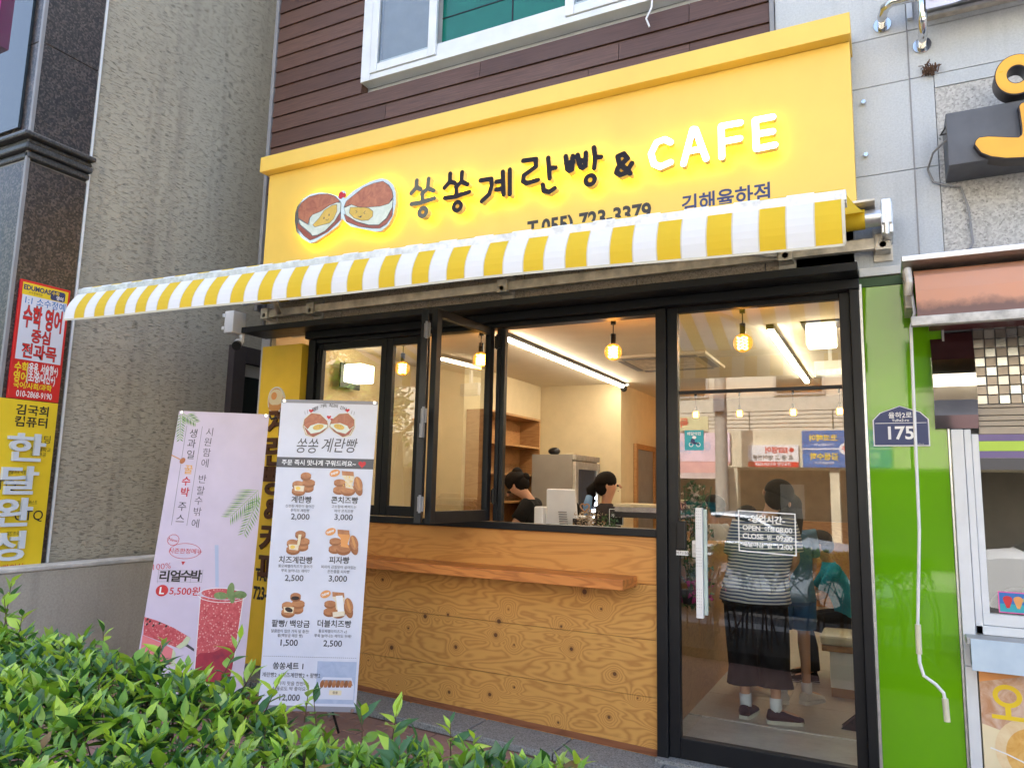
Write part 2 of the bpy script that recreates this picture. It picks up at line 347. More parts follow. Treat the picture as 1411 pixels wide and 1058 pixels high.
# text
FC = {}
TMP = bpy.data.scenes.new('tmp')
def evalmesh(o):
    TMP.collection.objects.link(o); vl = TMP.view_layers[0]; vl.update(); me = bpy.data.meshes.new_from_object(o.evaluated_get(vl.depsgraph)); TMP.collection.objects.unlink(o); return me
def text2d(body, size, bold=0, sp=1.0):
    k = (body, round(bold, 4), sp)
    if k not in FC:
        c = bpy.data.curves.new('t', 'FONT'); c.body = body; c.size = 1; c.offset = bold; c.space_character = sp; c.resolution_u = 3
        o = bpy.data.objects.new('t', c); me = evalmesh(o)
        vs = [(v.co.x, v.co.y) for v in me.vertices]; fs = [tuple(p.vertices) for p in me.polygons]
        bpy.data.objects.remove(o); bpy.data.meshes.remove(me); bpy.data.curves.remove(c); FC[k] = (vs, fs)
    vs, fs = FC[k]; return [(x * size, y * size) for x, y in vs], fs
class Canvas(MB):
    """flat print: fn(u,v,h) maps metres across / down the sheet into the world"""
    def __init__(s, fn): super().__init__(); s.fn = fn; s.mats = []; s.lay = 0
    def mi(s, m):
        m = M[m] if isinstance(m, str) else m
        if m not in s.mats: s.mats.append(m)
        return s.mats.index(m)
    def put(s, vs, fs, m, h): s.add([s.fn(u, v, h) for u, v in vs], fs, s.mi(m))
    def text(s, body, u, v, size, m, bold=0.0, al='C', rot=0, sx=1.0, sy=1.0, h=.002, sp=1.0, shear=0):
        vs, fs = text2d(body, size, bold, sp)
        if not vs: return
        x0 = min(p[0] for p in vs); x1 = max(p[0] for p in vs); y0 = min(p[1] for p in vs); y1 = max(p[1] for p in vs)
        ox = {'C': (x0 + x1) / 2, 'L': x0, 'R': x1}[al]; oy = (y0 + y1) / 2; c, q = math.cos(rot), math.sin(rot)
        out = []
        for x, y in vs:
            a = (x - ox) * sx + shear * (y - oy); b = (y - oy) * sy; out.append((u + a * c - b * q, v - (a * q + b * c)))
        s.put(out, fs, m, h)
    def poly(s, pts, m, h=.001): s.put(pts, [tuple(range(len(pts)))], m, h)
    def rect(s, u0, v0, u1, v1, m, h=.001): s.poly([(u0, v0), (u1, v0), (u1, v1), (u0, v1)], m, h)
    def ell(s, u, v, a, b, m, h=.001, rot=0, n=20):
        c, q = math.cos(rot), math.sin(rot)
        s.poly([(u + a * math.cos(t) * c - b * math.sin(t) * q, v + a * math.cos(t) * q + b * math.sin(t) * c) for t in [2 * math.pi * i / n for i in range(n)]], m, h)
    def ring(s, u, v, a, b, w_, m, h=.001, n=28, wob=0):
        vs = []; 
        for i in range(n):
            t = 2 * math.pi * i / n; k = 1 + wob * (i % 2)
            vs += [(u + a * k * math.cos(t), v + b * k * math.sin(t)), (u + (a * k - w_) * math.cos(t), v + (b * k - w_) * math.sin(t))]
        s.put(vs, [(2 * i, 2 * ((i + 1) % n), 2 * ((i + 1) % n) + 1, 2 * i + 1) for i in range(n)], m, h)
    def line(s, pts, w_, m, h=.001):
        for (a, b), (c, d) in zip(pts[:-1], pts[1:]):
            dx, dy = c - a, d - b; L = math.hypot(dx, dy) + 1e-9; nx, ny = -dy / L * w_ / 2, dx / L * w_ / 2
            s.poly([(a + nx, b + ny), (c + nx, d + ny), (c - nx, d - ny), (a - nx, b - ny)], m, h); h += .00004
    def heart(s, u, v, r, m, h=.0015):
        s.poly([(u + r * .062 * 16 * math.sin(t) ** 3, v - r * .062 * (13 * math.cos(t) - 5 * math.cos(2 * t) - 2 * math.cos(3 * t) - math.cos(4 * t))) for t in [2 * math.pi * i / 20 for i in range(20)]], m, h)
    def done(s, name, parent, **k): return s.build(name, s.mats, parent, **k)
def ink(n, c, r=.45): return mat('ink_' + n, c, r, 0, .04)
I = dict(k=ink('black', (.02, .018, .018)), dk=ink('dark_grey', (.06, .06, .07)), w=ink('white', (.8, .81, .83)), r=ink('red', (.55, .02, .03)), br=ink('brown', (.11, .04, .02)),
         b1=ink('bun_brown', (.42, .14, .045)), b2=ink('bun_dark', (.20, .065, .025)), b3=ink('bun_light', (.62, .30, .10)), cr=ink('cream_filling', (.78, .68, .45)), yo=ink('egg_yolk', (.80, .55, .10)),
         eg=ink('egg_white', (.68, .74, .66)), choc=ink('red_bean', (.025, .012, .01)), o=ink('orange', (.75, .33, .10)), band=ink('charcoal_band', (.085, .088, .10)), g=ink('leaf_green', (.10, .26, .06)),
         g2=ink('pale_leaf_green', (.30, .45, .18)), g3=ink('deep_green', (.03, .10, .03)), lil=ink('pale_lilac', (.60, .53, .66)), paper=ink('banner_white', (.66, .68, .77)), blue=ink('blue', (.015, .15, .46)), navy=ink('navy', (.02, .035, .13)),
         red2=ink('watermelon_red', (.55, .045, .06)), red3=ink('watermelon_pink', (.72, .20, .22)), rind=ink('rind', (.55, .62, .40)), sky=ink('photo_blue', (.42, .50, .68)), y=ink('sign_yellow', (.80, .58, .02)), rs=ink('sign_red', (.60, .015, .015)),
         skin=ink('sun_orange', (.75, .40, .12)), pur=ink('purple', (.15, .11, .27)), lime=ink('lime', (.42, .62, .06)), pk=ink('pink', (.72, .10, .35)), teal=ink('teal', (.02, .35, .42)), gy=ink('line_grey', (.25, .25, .28)))
# ================================================================ ground
def gz(x): return -.075 - .03 * x
mb = MB(); mb.add([(-200, -200, -.36), (200, -200, -.36), (200, 200, -.36), (-200, 200, -.36)], [(0, 1, 2, 3)]); mb.build('ground', 'asph', kind='structure')
def slab(x0, x1, y0, y1, top, th, mbx=None):
    m_ = mbx or MB(); return m_.hexa([(x0, y0, gz(x0) + top - th), (x1, y0, gz(x1) + top - th), (x1, y1, gz(x1) + top - th), (x0, y1, gz(x0) + top - th), (x0, y0, gz(x0) + top), (x1, y0, gz(x1) + top), (x1, y1, gz(x1) + top), (x0, y1, gz(x0) + top)])
def m_pave():
    t = Mt('red_paver_clay'); t.set(Roughness=.9); oi = t.n('ShaderNodeObjectInfo'); f = t.noise(scale=60, detail=5, rough=.7); g = t.noise(scale=2.5, detail=4)
    c = t.mix(oi.outputs['Random'], (.42, .21, .16), (.31, .19, .165)); c = t.mix(t.math('MULTIPLY', f, .4), c, (.15, .12, .10)); c = t.mix(t.math('MULTIPLY', g, .5), c, (.12, .09, .075))
    t.base(c); t.bump(f, .5, .004); return t.m
M['pave'] = m_pave()
pv = slab(-9, 4, -4.6, -.34, -.022, .22).build('pavement', 'rub', kind='structure')
bm_ = {}
k = 0
for i in range(-21, 0):
    for j in range(11):
        x = i * .203 + (.1 if j % 2 else 0); y = -.39 - j * .103 - .1
        if (x, y) in bm_: continue
        if 'me' not in bm_:
            b = MB().box(0, .196, 0, .096, -.05, 0).build('brick', 'pave', pv, bevel=.003); bm_['me'] = b.data; o = b
        else: o = bpy.data.objects.new('brick', bm_['me']); COL.objects.link(o); o.parent = pv; mo = o.modifiers.new('bevel', 'BEVEL'); mo.width = .003; mo.segments = 1
        o.location = (x, y, gz(x + .1) - .004 + random.uniform(-.003, .003)); o.rotation_euler = (random.uniform(-.01, .01), .03 + random.uniform(-.01, .01), random.uniform(-.01, .01)); k += 1
        if o.data is bm_['me'] and k == 1: pass
mb = MB()
for i in range(-45, 20):
    for j in range(42):
        x = i * .203 + (.1 if j % 2 else 0); y = -.49 - j * .103
        if -21 * .203 <= x < -.15 and j < 11: continue
        z = gz(x + .1) - .004
        mb.hexa([(x, y, z - .02), (x + .196, y, z - .026), (x + .196, y + .096, z - .026), (x, y + .096, z - .02), (x, y, z), (x + .196, y, z - .006), (x + .196, y + .096, z - .006), (x, y + .096, z)])
mb.build('paver_field', 'pave', pv, kind='stuff')
for i in range(-8, 2):
    s = slab(i * .62 + .004, i * .62 + .614, -.335, -.012, .015, .12); s.build('kerb_stone', 'kerb', pv, bevel=.006)
slab(-60, 60, -5.1, -4.62, .0, .2).build('road_kerb', 'kerb', kind='structure')
# ================================================================ cafe building
cb = thing('cafe_building', 'yellow fronted cafe with brown timber siding, black folding windows and pale plywood counter front', 'cafe', (-2.4, 0, 0))
# mass of the building above and behind; height unseen, shaped to shade the front
m_ = MB(); m_.box(-4.86, -.54, .09, 8, 3.05, 9.2); m_.box(-4.86, -.10, .09, .3, 2.86, 3.05); m_.box(-4.92, -4.82, .09, 8, -.2, 9.2)
m_.build('wall', 'conc', cb)
box('roof_parapet', 'conc', (-4.95, -.5, .05, 8.1, 9.2, 9.5), cb)
# siding boards around the upstairs window
M['sidm'] = bpy.data.materials['brown_siding']; pm = {}
rowh = .1475
for r in range(14):
    z0 = 4.12 + r * rowh; segs = [(-4.885, -.555)]
    if z0 + rowh > 4.93 and z0 < 6.4: segs = [(-4.885, -3.865), (-.72, -.555)]
    for a, b in segs:
        cuts = [a] + [c for c in ((-3.6 + .9 * (r % 3), -1.07 - .5 * (r % 2)) if (b - a) > 2 else ()) if a < c < b] + [b]
        for x0, x1 in zip(cuts[:-1], cuts[1:]):
            q = MB().hexa([(x0 + .002, -.012, z0 + .004), (x1 - .002, -.012, z0 + .004), (x1 - .002, .08, z0 + .004), (x0 + .002, .08, z0 + .004), (x0 + .002, .0, z0 + rowh - .003), (x1 - .002, .0, z0 + rowh - .003), (x1 - .002, .08, z0 + rowh - .003), (x0 + .002, .08, z0 + rowh - .003)])
            q.build('siding_board', 'sidm', cb)
box('corner_trim', 'grey', (-4.925, -4.89, -.02, .09, 3.05, 6.4), cb)
box('corner_trim', 'grey', (-.553, -.525, -.02, .09, 4.1, 6.4), cb)
# upstairs window
uw = box('upstairs_window', 'wfr', (-3.86, -3.765, -.035, .08, 4.94, 6.4), cb, .004)
fr = MB(); fr.box(-3.763, -.72, -.035, .08, 4.94, 4.99); fr.box(-3.763, -.72, -.02, .08, 4.992, 5.10); fr.box(-3.763, -.72, -.035, .08, 6.36, 6.4); fr.build('window_frame', 'wfr', uw, bevel=.003)
for a, b, y in ((-3.755, -3.10, -.03), (-1.97, -.80, -.03)):
    s = MB(); s.box(a, a + .07, y - .018, y + .01, 4.995, 6.35); s.box(b - .075, b, y - .018, y + .01, 4.995, 6.35); s.box(a + .072, b - .077, y - .017, y + .01, 4.995, 5.065); s.build('sash', 'wfr', uw, bevel=.003)
    box('pane', GLASSU if False else GLASS, (a + .07, b - .075, y, y + .005, 5.065, 6.35), uw, 0)
    box('insect_screen', 'grey', (a + .07, b - .075, y + .04, y + .042, 5.065, 6.35), uw, 0)
box('pane', GLASSU, (-3.09, -1.98, .03, .036, 5.10, 6.35), uw, 0); box('pane_seam', 'blk2', (-2.45, -2.438, .027, .0298, 5.10, 6.35), uw, 0); box('pane_seam', 'blk2', (-3.09, -1.98, .0265, .0295, 5.34, 5.35), uw, 0)
box('room_wall', 'wfr', (-3.75, -.8, .082, .088, 5.0, 6.35), uw, 0)
for x in (-1.62,): MB().tube([(x + .3, -.03, 4.93), (x + .305, -.06, 4.86), (x + .27, -.07, 4.78), (x + .29, -.06, 4.72)], .007, 6).build('loose_sealant_strip', 'white', uw, smooth=True)
# lintel
xs = [-4.80, -3.95, -3.1, -2.28, -1.44, -.62, -.115]
for a, b in zip(xs[:-1], xs[1:]): box('lintel_slab', 'tan' if b > -4 else 'conc', (a + .003, b - .003, 0, .09, 2.85, 3.16), cb, .002)
box('lintel_backing', 'grey', (-4.8, -.115, .012, .088, 2.86, 3.3), cb, 0)
box('downpipe_strip', 'grey', (-4.815, -4.803, -.02, .09, 2.85, 3.3), cb)
# black header and rain ledge
m_ = MB(); m_.box(-4.80, -.10, -.26, .02, 2.795, 2.845); m_.box(-4.24, -.10, -.10, .05, 2.735, 2.793)
m_.build('black_header', 'blk', cb, bevel=.004)
# plywood front
for z0, z1, n_ in ((.985, 1.275, 'pine2'), (.655, .982, 'ply'), (.318, .652, 'ply'), (.055, .315, 'ply')):
    box('plywood_board', n_, (-4.2, -1.262, -.022, .02, z0, z1), cb, .0015)
MB().hexa([(-4.2, -.026, gz(-4.2) + .02), (-1.262, -.026, gz(-1.262) + .02), (-1.262, .02, gz(-1.262) + .02), (-4.2, .02, gz(-4.2) + .02), (-4.2, -.026, .105 + .0 * 1), (-1.262, -.026, .02), (-1.262, .02, .02), (-4.2, .02, .105)]).build('skirting_board', 'base', cb)
box('plywood_board', 'ply', (-4.2, -1.262, -.020, .02, -.02, .054), cb, .001)
box('counter_ledge', 'shelf', (-4.0, -1.435, -.30, -.023, .972, 1.032), cb, .003)
# folding window
fw = box('folding_window', 'blk', (-4.24, -4.165, -.05, .05, -.1, 2.733), cb, .004)
f = MB(); f.box(-4.163, -1.302, -.05, .05, 1.277, 1.325); f.box(-4.163, -1.302, -.045, .05, 2.70, 2.733); f.box(-1.30, -1.232, -.055, .05, -.06, 2.733)
f.build('window_frame', 'blk', fw, bevel=.004)
def leaf(p0, p1, nm='window_leaf', z0=1.33, z1=2.698, w_=.052, t=.045, wb=.075):
    """black framed leaf between two floor points"""
    p0 = Vector((*p0, 0)); p1 = Vector((*p1, 0)); d = (p1 - p0); L = d.length; d.normalize(); nrm = Vector((-d.y, d.x, 0))
    def P(a, b, z): q = p0 + d * a + nrm * b; return (q.x, q.y, z)
    def bar(m_, a0, a1, za, zb, tt=t): m_.hexa([P(a0, -tt / 2, za), P(a1, -tt / 2, za), P(a1, tt / 2, za), P(a0, tt / 2, za), P(a0, -tt / 2, zb), P(a1, -tt / 2, zb), P(a1, tt / 2, zb), P(a0, tt / 2, zb)])
    m_ = MB(); bar(m_, 0, w_, z0, z1); bar(m_, L - w_, L, z0, z1); bar(m_, w_ + .001, L - w_ - .001, z0, z0 + wb, t - .002); bar(m_, w_ + .001, L - w_ - .001, z1 - w_, z1, t - .002)
    o = m_.build(nm, 'blk', cb, bevel=.003)
    g_ = MB(); bar(g_, w_ - .005, L - w_ + .005, z0 + wb - .005, z1 - w_ + .005, .006); g_.build('pane', GLASS, o); return o
leaf((-4.16, 0), (-3.46, 0)); leaf((-3.455, 0), (-3.115, 0), w_=.058)
lf = leaf((-2.515, -.03), (-2.56, -.72)); la = leaf((-2.625, -.735), (-3.03, -.10))
leaf((-2.478, 0), (-2.41, 0), 'window_post', w_=.03)
for x, y, zs in ((-2.59, -.765, (2.55, 2.0, 1.45)), (-2.47, -.035, (2.6, 1.5)), (-4.14, -.035, (2.6,))):
    for z in zs:
        h = MB(); h.tube([(x, y, z - .055), (x, y, z + .055)], .009, 8); h.box(x - .022, x + .022, y + .004, y + .012, z - .045, z + .045); h.build('hinge', 'blk2' if zs != (2.55, 2.0, 1.45) else 'grey', lf)
box('window_handle', 'grey', (-2.60, -2.575, -.79, -.762, 1.86, 1.95), lf, .003)
# glass door
dr = MB(); dr.box(-1.23, -1.165, -.03, .03, .0, 2.733); dr.box(-.212, -.155, -.03, .03, .0, 2.733); dr.box(-1.163, -.214, -.029, .03, .0, .115); dr.box(-1.163, -.214, -.029, .03, 2.70, 2.733)
dr = dr.build('glass_door', 'blk', cb, bevel=.003)
m_ = MB(); m_.box(-.153, -.105, -.08, .06, -.06, 2.80); m_.build('door_frame', 'blk', cb, bevel=.003)
box('threshold', 'kerb', (-1.3, -.1, -.1, .05, -.06, -.003), cb)
box('pane', GLASS, (-1.163, -.214, -.004, .004, .115, 2.172), dr, 0)
box('pane', GLASS, (-1.163, -.214, -.004, .004, 2.196, 2.70), dr, 0)
box('transom_bar', 'blk', (-1.163, -.214, -.012, .012, 2.174, 2.194), dr, .001)
# pull handle: white slotted bar
h = MB(); h.box(-1.05, -1.008, -.085, -.045, .822, 1.468); h.box(-1.0055, -.985, -.07, -.045, .84, 1.46, 1)
for z in (1.19, 1.24): h.box(-1.075, -.965, -.06, -.005, z, z + .014, 2)
h.box(-1.085, -1.05, -.03, -.005, 1.17, 1.27, 2)
h.build('pull_handle', ['white', mat('pale_green_tube', (.45, .55, .52), .2), 'alu'], dr, bevel=.003)
cv = Canvas(lambda u, v, h: (-1.05 + u, -.0865 - h, 1.468 - v))
for z0 in (.02, .24, .48):
    for i in range(7):
        for j in range(3): cv.ell(.009 + j * .012, z0 + i * .017, .0022, .0022, I['gy'], .0004, n=6)
cv.done('handle_perforation', dr)
box('door_lock', 'blk2', (-1.175, -1.115, -.06, -.022, 1.21, 1.385), dr, .008)
cv = Canvas(lambda u, v, h: (-1.18 + u, -.034 - h, 1.205 - v)); cv.rect(0, 0, .075, .028, I['w']); cv.text('0571150', .037, .014, .022, I['dk'], .01); cv.done('door_label', dr)
# opening-hours frame on the glass
cv = Canvas(lambda u, v, h: (-.812 + u + .0 * v, -.0055 - h, 1.462 - v - .03 * u)); W_, H_ = .325, .235
cv.rect(0, 0, W_, .007, I['w'], .0010); cv.rect(0, H_, W_, H_ + .007, I['w'], .0010); cv.rect(0, .007, .007, H_, I['w'], .0011); cv.rect(W_ - .007, .007, W_, H_, I['w'], .0011)
cv.text('-영업시간-', .162, .045, .048, I['w'], .035)
for i, (a, b, c) in enumerate((('OPEN', '아침', '08:00'), ('CLOSE', '밤', '09:00'), ('배달마감', '밤', '12:00'))):
    v = .1 + i * .048; cv.text(a, .025, v, .040 if i < 2 else .033, I['w'], .03, 'L'); cv.text(b, .178, v, .032, I['w'], .03); cv.text(c, .305, v, .041, I['w'], .03, 'R')
cv.done('opening_hours', dr)
cv = Canvas(lambda u, v, h: (-1.128 + u, -.0055 - h, 1.945 - v)); cv.rect(0, 0, .118, .125, I['teal']); cv.text('배달의민', .059, .022, .024, I['w'], .02); cv.ring(.04, .09, .014, .014, .004, I['w'], .0015, 14); cv.ring(.085, .09, .014, .014, .004, I['w'], .0015, 14); cv.poly([(.035, .085), (.04, .055), (.06, .05), (.065, .075), (.09, .078), (.085, .09)], I['navy'], .0015); cv.ell(.06, .045, .013, .01, I['w'], .0018)
cv.done('delivery_sticker', dr)
# ---------------------------------------------------------------- interior
m_ = MB()
m_.box(-4.86, -.1, .09, 6.4, 2.9, 2.99)
m_.build('ceiling', 'creamc', cb)
m_ = MB(); m_.box(-4.8, -4.75, .09, 2.25, .08, 2.9); m_.box(-4.8, -4.1, 2.25, 2.3, .08, 2.9); m_.box(-4.15, -4.1, 2.3, 4.25, .08, 2.9); m_.box(-4.15, -2.98, 4.25, 4.3, .08, 2.9)
m_.box(-3.03, -2.98, 4.3, 6.3, .08, 2.9); m_.box(-.145, -.105, .1, 6.3, .08, 2.9)
m_.build('interior_wall', 'cream', cb)
box('back_wall', mat('dimmed_taupe_wall', (.22, .17, .12), .85), (-3.03, -.1, 6.2, 6.25, .08, 2.9), cb, 0)  # wall colour darkened to paint in the dimness at the back of the room
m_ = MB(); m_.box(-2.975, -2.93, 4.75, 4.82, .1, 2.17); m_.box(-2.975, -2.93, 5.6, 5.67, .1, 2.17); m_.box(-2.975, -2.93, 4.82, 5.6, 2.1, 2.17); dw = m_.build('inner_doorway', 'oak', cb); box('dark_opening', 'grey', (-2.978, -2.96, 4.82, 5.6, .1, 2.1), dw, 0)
box('wooden_panel', 'oak', (-2.9, -.15, 6.13, 6.19, .1, 1.2), cb)
box('screed', 'lowc', (-4.8, -.1, .02, 6.3, -.05, .092), cb, 0)
M['tile'] = m_concrete('warm_grey_floor_tile', (.42, .39, .34), (.36, .33, .285), .15, 30, .35); M['marble'] = m_concrete('pale_marble_slab', (.58, .58, .55), (.50, .50, .48), .35, 8, .25)
for i in range(6):
    for j in range(10):
        x0 = -3.7 + i * .6; y0 = .54 + j * .6; box('floor_tile', 'tile', (x0 + .002, min(x0 + .598, -.147), y0 + .002, y0 + .598, .09, .1), cb, .001)
box('entrance_slab', 'marble', (-1.16, -.15, .035, .515, .09, .1), cb, .001)
box('slab_edge', 'alu', (-1.16, -.15, .517, .535, .09, .104), cb, 0)
# sockets in the plaster for services
# ================================================================ fascia sign
fs = thing('fascia_sign', 'big yellow fascia signboard with halo lit lettering and bun emblem above the awning', 'signboard', (-2.4, -.1, 3.1))
m_ = MB(); m_.box(-4.665, -.092, -.20, -.014, 3.20, 4.19)
m_.build('panel', 'yel', fs, bevel=.003)
m_ = MB(); m_.box(-4.70, -.083, -.28, -.0135, 4.192, 4.325); m_.build('cap', 'yel', fs, bevel=.003)
SF = lambda u, v, h: (u, -.20 - h, v)
LR = bpy.data.materials
M['gloss'] = mat('glossy_dark_brown_acrylic', (.014, .006, .003), .22, 0, 0, spec=.25)
M['goldm'] = mat('mirror_gold_acrylic', (.16, .12, .07), .08, 1, 0)
M['ret'] = mat('cream_letter_return', (.70, .55, .25), .4, 0, 0)
EH = emis('halo_led_glow', (1, .86, .04), 2.6); EF = emis('lit_white_letter_face', (1, .98, .90), 1.1); M['EH'] = EH
def letter(name, strokes, wd, face, h=.007, parent=fs, label=None):
    pts = [p for st in strokes for p in ([(st[1] - st[3], st[2] - st[3]), (st[1] + st[3], st[2] + st[3])] if st[0] == 'ring' else st)]
    x0 = min(p[0] for p in pts) - wd - .02; x1 = max(p[0] for p in pts) + wd + .02; y0 = min(p[1] for p in pts) - wd - .02; y1 = max(p[1] for p in pts) + wd + .02
    vs, f_ = msq(sd_strokes(strokes, wd), x0, x1, y0, y1, h)
    m_ = MB(); extrude2d(m_, vs, f_, SF, .045, .095, 0, 1, 2); return m_.build(name, [face, 'ret', EH], parent, label=label)
GLYPH = [
('ssong1', [[(-3.049, 3.82), (-3.05, 3.766), (-3.093, 3.728)], [(-3.05, 3.766), (-3.012, 3.746)], [(-2.944, 3.815), (-2.95, 3.742), (-2.999, 3.706)], [(-2.95, 3.742), (-2.894, 3.715)], [(-2.994, 3.698), (-2.992, 3.656)], [(-3.088, 3.642), (-3.003, 3.641), (-2.888, 3.655)], ('ring', -2.983, 3.564, 0.048, 0.015)]),
('ssong2', [[(-2.756, 3.821), (-2.756, 3.759), (-2.802, 3.72)], [(-2.756, 3.759), (-2.715, 3.743)], [(-2.655, 3.813), (-2.659, 3.742), (-2.703, 3.709)], [(-2.659, 3.742), (-2.606, 3.714)], [(-2.699, 3.699), (-2.697, 3.649)], [(-2.796, 3.641), (-2.703, 3.637), (-2.59, 3.654)], ('ring', -2.685, 3.561, 0.047, 0.016)]),
('gye', [[(-2.498, 3.723), (-2.411, 3.72), (-2.406, 3.673), (-2.424, 3.609), (-2.483, 3.567)], [(-2.367, 3.691), (-2.318, 3.688)], [(-2.369, 3.633), (-2.316, 3.632)], [(-2.32, 3.755), (-2.309, 3.587)], [(-2.265, 3.761), (-2.26, 3.582)]]),
('ran', [[(-2.161, 3.807), (-2.064, 3.801), (-2.063, 3.746), (-2.155, 3.699), (-2.16, 3.657), (-2.131, 3.638), (-2.046, 3.648)], [(-1.972, 3.792), (-1.958, 3.643)], [(-1.96, 3.715), (-1.916, 3.712)], [(-2.009, 3.606), (-2.001, 3.563), (-1.96, 3.547), (-1.921, 3.567)]]),
('bbang', [[(-1.842, 3.778), (-1.83, 3.685), (-1.812, 3.67), (-1.795, 3.675), (-1.791, 3.77)], [(-1.838, 3.73), (-1.788, 3.724)], [(-1.756, 3.771), (-1.737, 3.684), (-1.718, 3.673), (-1.699, 3.682), (-1.698, 3.774)], [(-1.746, 3.728), (-1.697, 3.724)], [(-1.641, 3.8), (-1.632, 3.734), (-1.638, 3.657)], [(-1.632, 3.729), (-1.591, 3.726)], ('ring', -1.665, 3.58, 0.048, 0.016)]),
('amp', [[(-1.391, 3.575), (-1.467, 3.662), (-1.476, 3.707), (-1.434, 3.717), (-1.408, 3.68), (-1.473, 3.633), (-1.484, 3.598), (-1.457, 3.577), (-1.417, 3.586), (-1.379, 3.642)]]),
('C', [[(-1.128, 3.733), (-1.166, 3.76), (-1.218, 3.751), (-1.254, 3.682), (-1.236, 3.61), (-1.195, 3.583), (-1.129, 3.601)]]),
('A', [[(-1.048, 3.575), (-0.989, 3.79), (-0.972, 3.786), (-0.909, 3.583)], [(-1.02, 3.651), (-0.937, 3.652)]]),
('F', [[(-0.815, 3.576), (-0.815, 3.774), (-0.703, 3.771)], [(-0.813, 3.672), (-0.708, 3.672)]]),
('E', [[(-0.517, 3.768), (-0.616, 3.769), (-0.613, 3.588), (-0.51, 3.591)], [(-0.611, 3.679), (-0.52, 3.677)]]),
]
EMB = {'plateL': [(-3.783, 3.806), (-3.819, 3.833), (-3.909, 3.87), (-3.999, 3.896), (-4.107, 3.899), (-4.187, 3.872), (-4.247, 3.816), (-4.265, 3.761), (-4.264, 3.688), (-4.238, 3.597), (-4.168, 3.529), (-4.083, 3.478), (-4.03, 3.482), (-3.927, 3.524), (-3.801, 3.584), (-3.77, 3.628)], 'topL': [(-3.79, 3.782), (-3.854, 3.839), (-3.927, 3.869), (-4.025, 3.882), (-4.124, 3.877), (-4.203, 3.838), (-4.234, 3.778), (-4.224, 3.711), (-4.162, 3.672), (-4.118, 3.641), (-4.104, 3.693), (-4.075, 3.717), (-3.987, 3.732), (-3.902, 3.768), (-3.824, 3.781)], 'whiteL': [(-3.785, 3.771), (-3.824, 3.781), (-3.902, 3.768), (-3.987, 3.732), (-4.075, 3.717), (-4.1, 3.692), (-4.103, 3.635), (-4.161, 3.665), (-4.224, 3.703), (-4.196, 3.649), (-4.08, 3.56), (-4.061, 3.536), (-4.007, 3.536), (-3.93, 3.56), (-3.839, 3.624), (-3.784, 3.7)], 'yolkL': [(-3.823, 3.763), (-3.875, 3.764), (-3.952, 3.734), (-4.0, 3.677), (-4.064, 3.629), (-4.039, 3.608), (-3.96, 3.614), (-3.89, 3.618), (-3.849, 3.647), (-3.819, 3.706)], 'botL': [(-4.236, 3.683), (-4.226, 3.624), (-4.152, 3.549), (-4.085, 3.504), (-4.032, 3.511), (-3.903, 3.549), (-3.779, 3.629), (-3.782, 3.693), (-3.839, 3.621), (-3.93, 3.556), (-4.007, 3.532), (-4.065, 3.533), (-4.089, 3.561), (-4.186, 3.633)], 'plateR': [(-3.782, 3.792), (-3.748, 3.8), (-3.667, 3.85), (-3.584, 3.878), (-3.495, 3.901), (-3.397, 3.908), (-3.339, 3.887), (-3.281, 3.836), (-3.253, 3.77), (-3.245, 3.684), (-3.263, 3.592), (-3.306, 3.518), (-3.372, 3.477), (-3.428, 3.482), (-3.562, 3.525), (-3.672, 3.558), (-3.744, 3.617), (-3.771, 3.642)], 'topR': [(-3.752, 3.73), (-3.729, 3.776), (-3.648, 3.819), (-3.567, 3.861), (-3.469, 3.879), (-3.379, 3.88), (-3.321, 3.839), (-3.286, 3.785), (-3.275, 3.736), (-3.312, 3.688), (-3.392, 3.68), (-3.49, 3.689), (-3.59, 3.701), (-3.676, 3.739)], 'whiteR': [(-3.751, 3.723), (-3.676, 3.739), (-3.59, 3.701), (-3.473, 3.69), (-3.392, 3.68), (-3.312, 3.688), (-3.274, 3.722), (-3.278, 3.655), (-3.33, 3.575), (-3.399, 3.532), (-3.497, 3.546), (-3.616, 3.591), (-3.721, 3.656)], 'yolkR': [(-3.687, 3.717), (-3.59, 3.705), (-3.506, 3.685), (-3.459, 3.65), (-3.46, 3.609), (-3.5, 3.584), (-3.566, 3.591), (-3.643, 3.623), (-3.693, 3.672)], 'botR': [(-3.748, 3.674), (-3.616, 3.588), (-3.497, 3.543), (-3.399, 3.528), (-3.321, 3.574), (-3.274, 3.655), (-3.275, 3.587), (-3.327, 3.528), (-3.389, 3.503), (-3.463, 3.514), (-3.588, 3.546), (-3.718, 3.606)], 'faceL': [(-3.949, 3.669), (-3.898, 3.688), (-3.914, 3.643), (-3.768, 3.832)], 'faceR': [(-3.619, 3.669), (-3.543, 3.65), (-3.583, 3.624), (-3.77, 3.871)]}
ORPOLY = [(0.474, 3.393), (0.481, 3.415), (0.498, 3.429), (0.539, 3.427), (0.613, 3.408), (0.667, 3.395), (0.68, 3.405), (0.683, 3.444), (0.679, 3.526), (0.676, 3.56), (0.691, 3.577), (0.728, 3.575), (0.758, 3.555), (0.761, 3.521), (0.741, 3.458), (0.738, 3.406), (0.752, 3.383), (0.813, 3.377), (0.877, 3.36), (0.894, 3.327), (0.882, 3.291), (0.831, 3.275), (0.73, 3.272), (0.606, 3.289), (0.543, 3.311), (0.501, 3.34)]

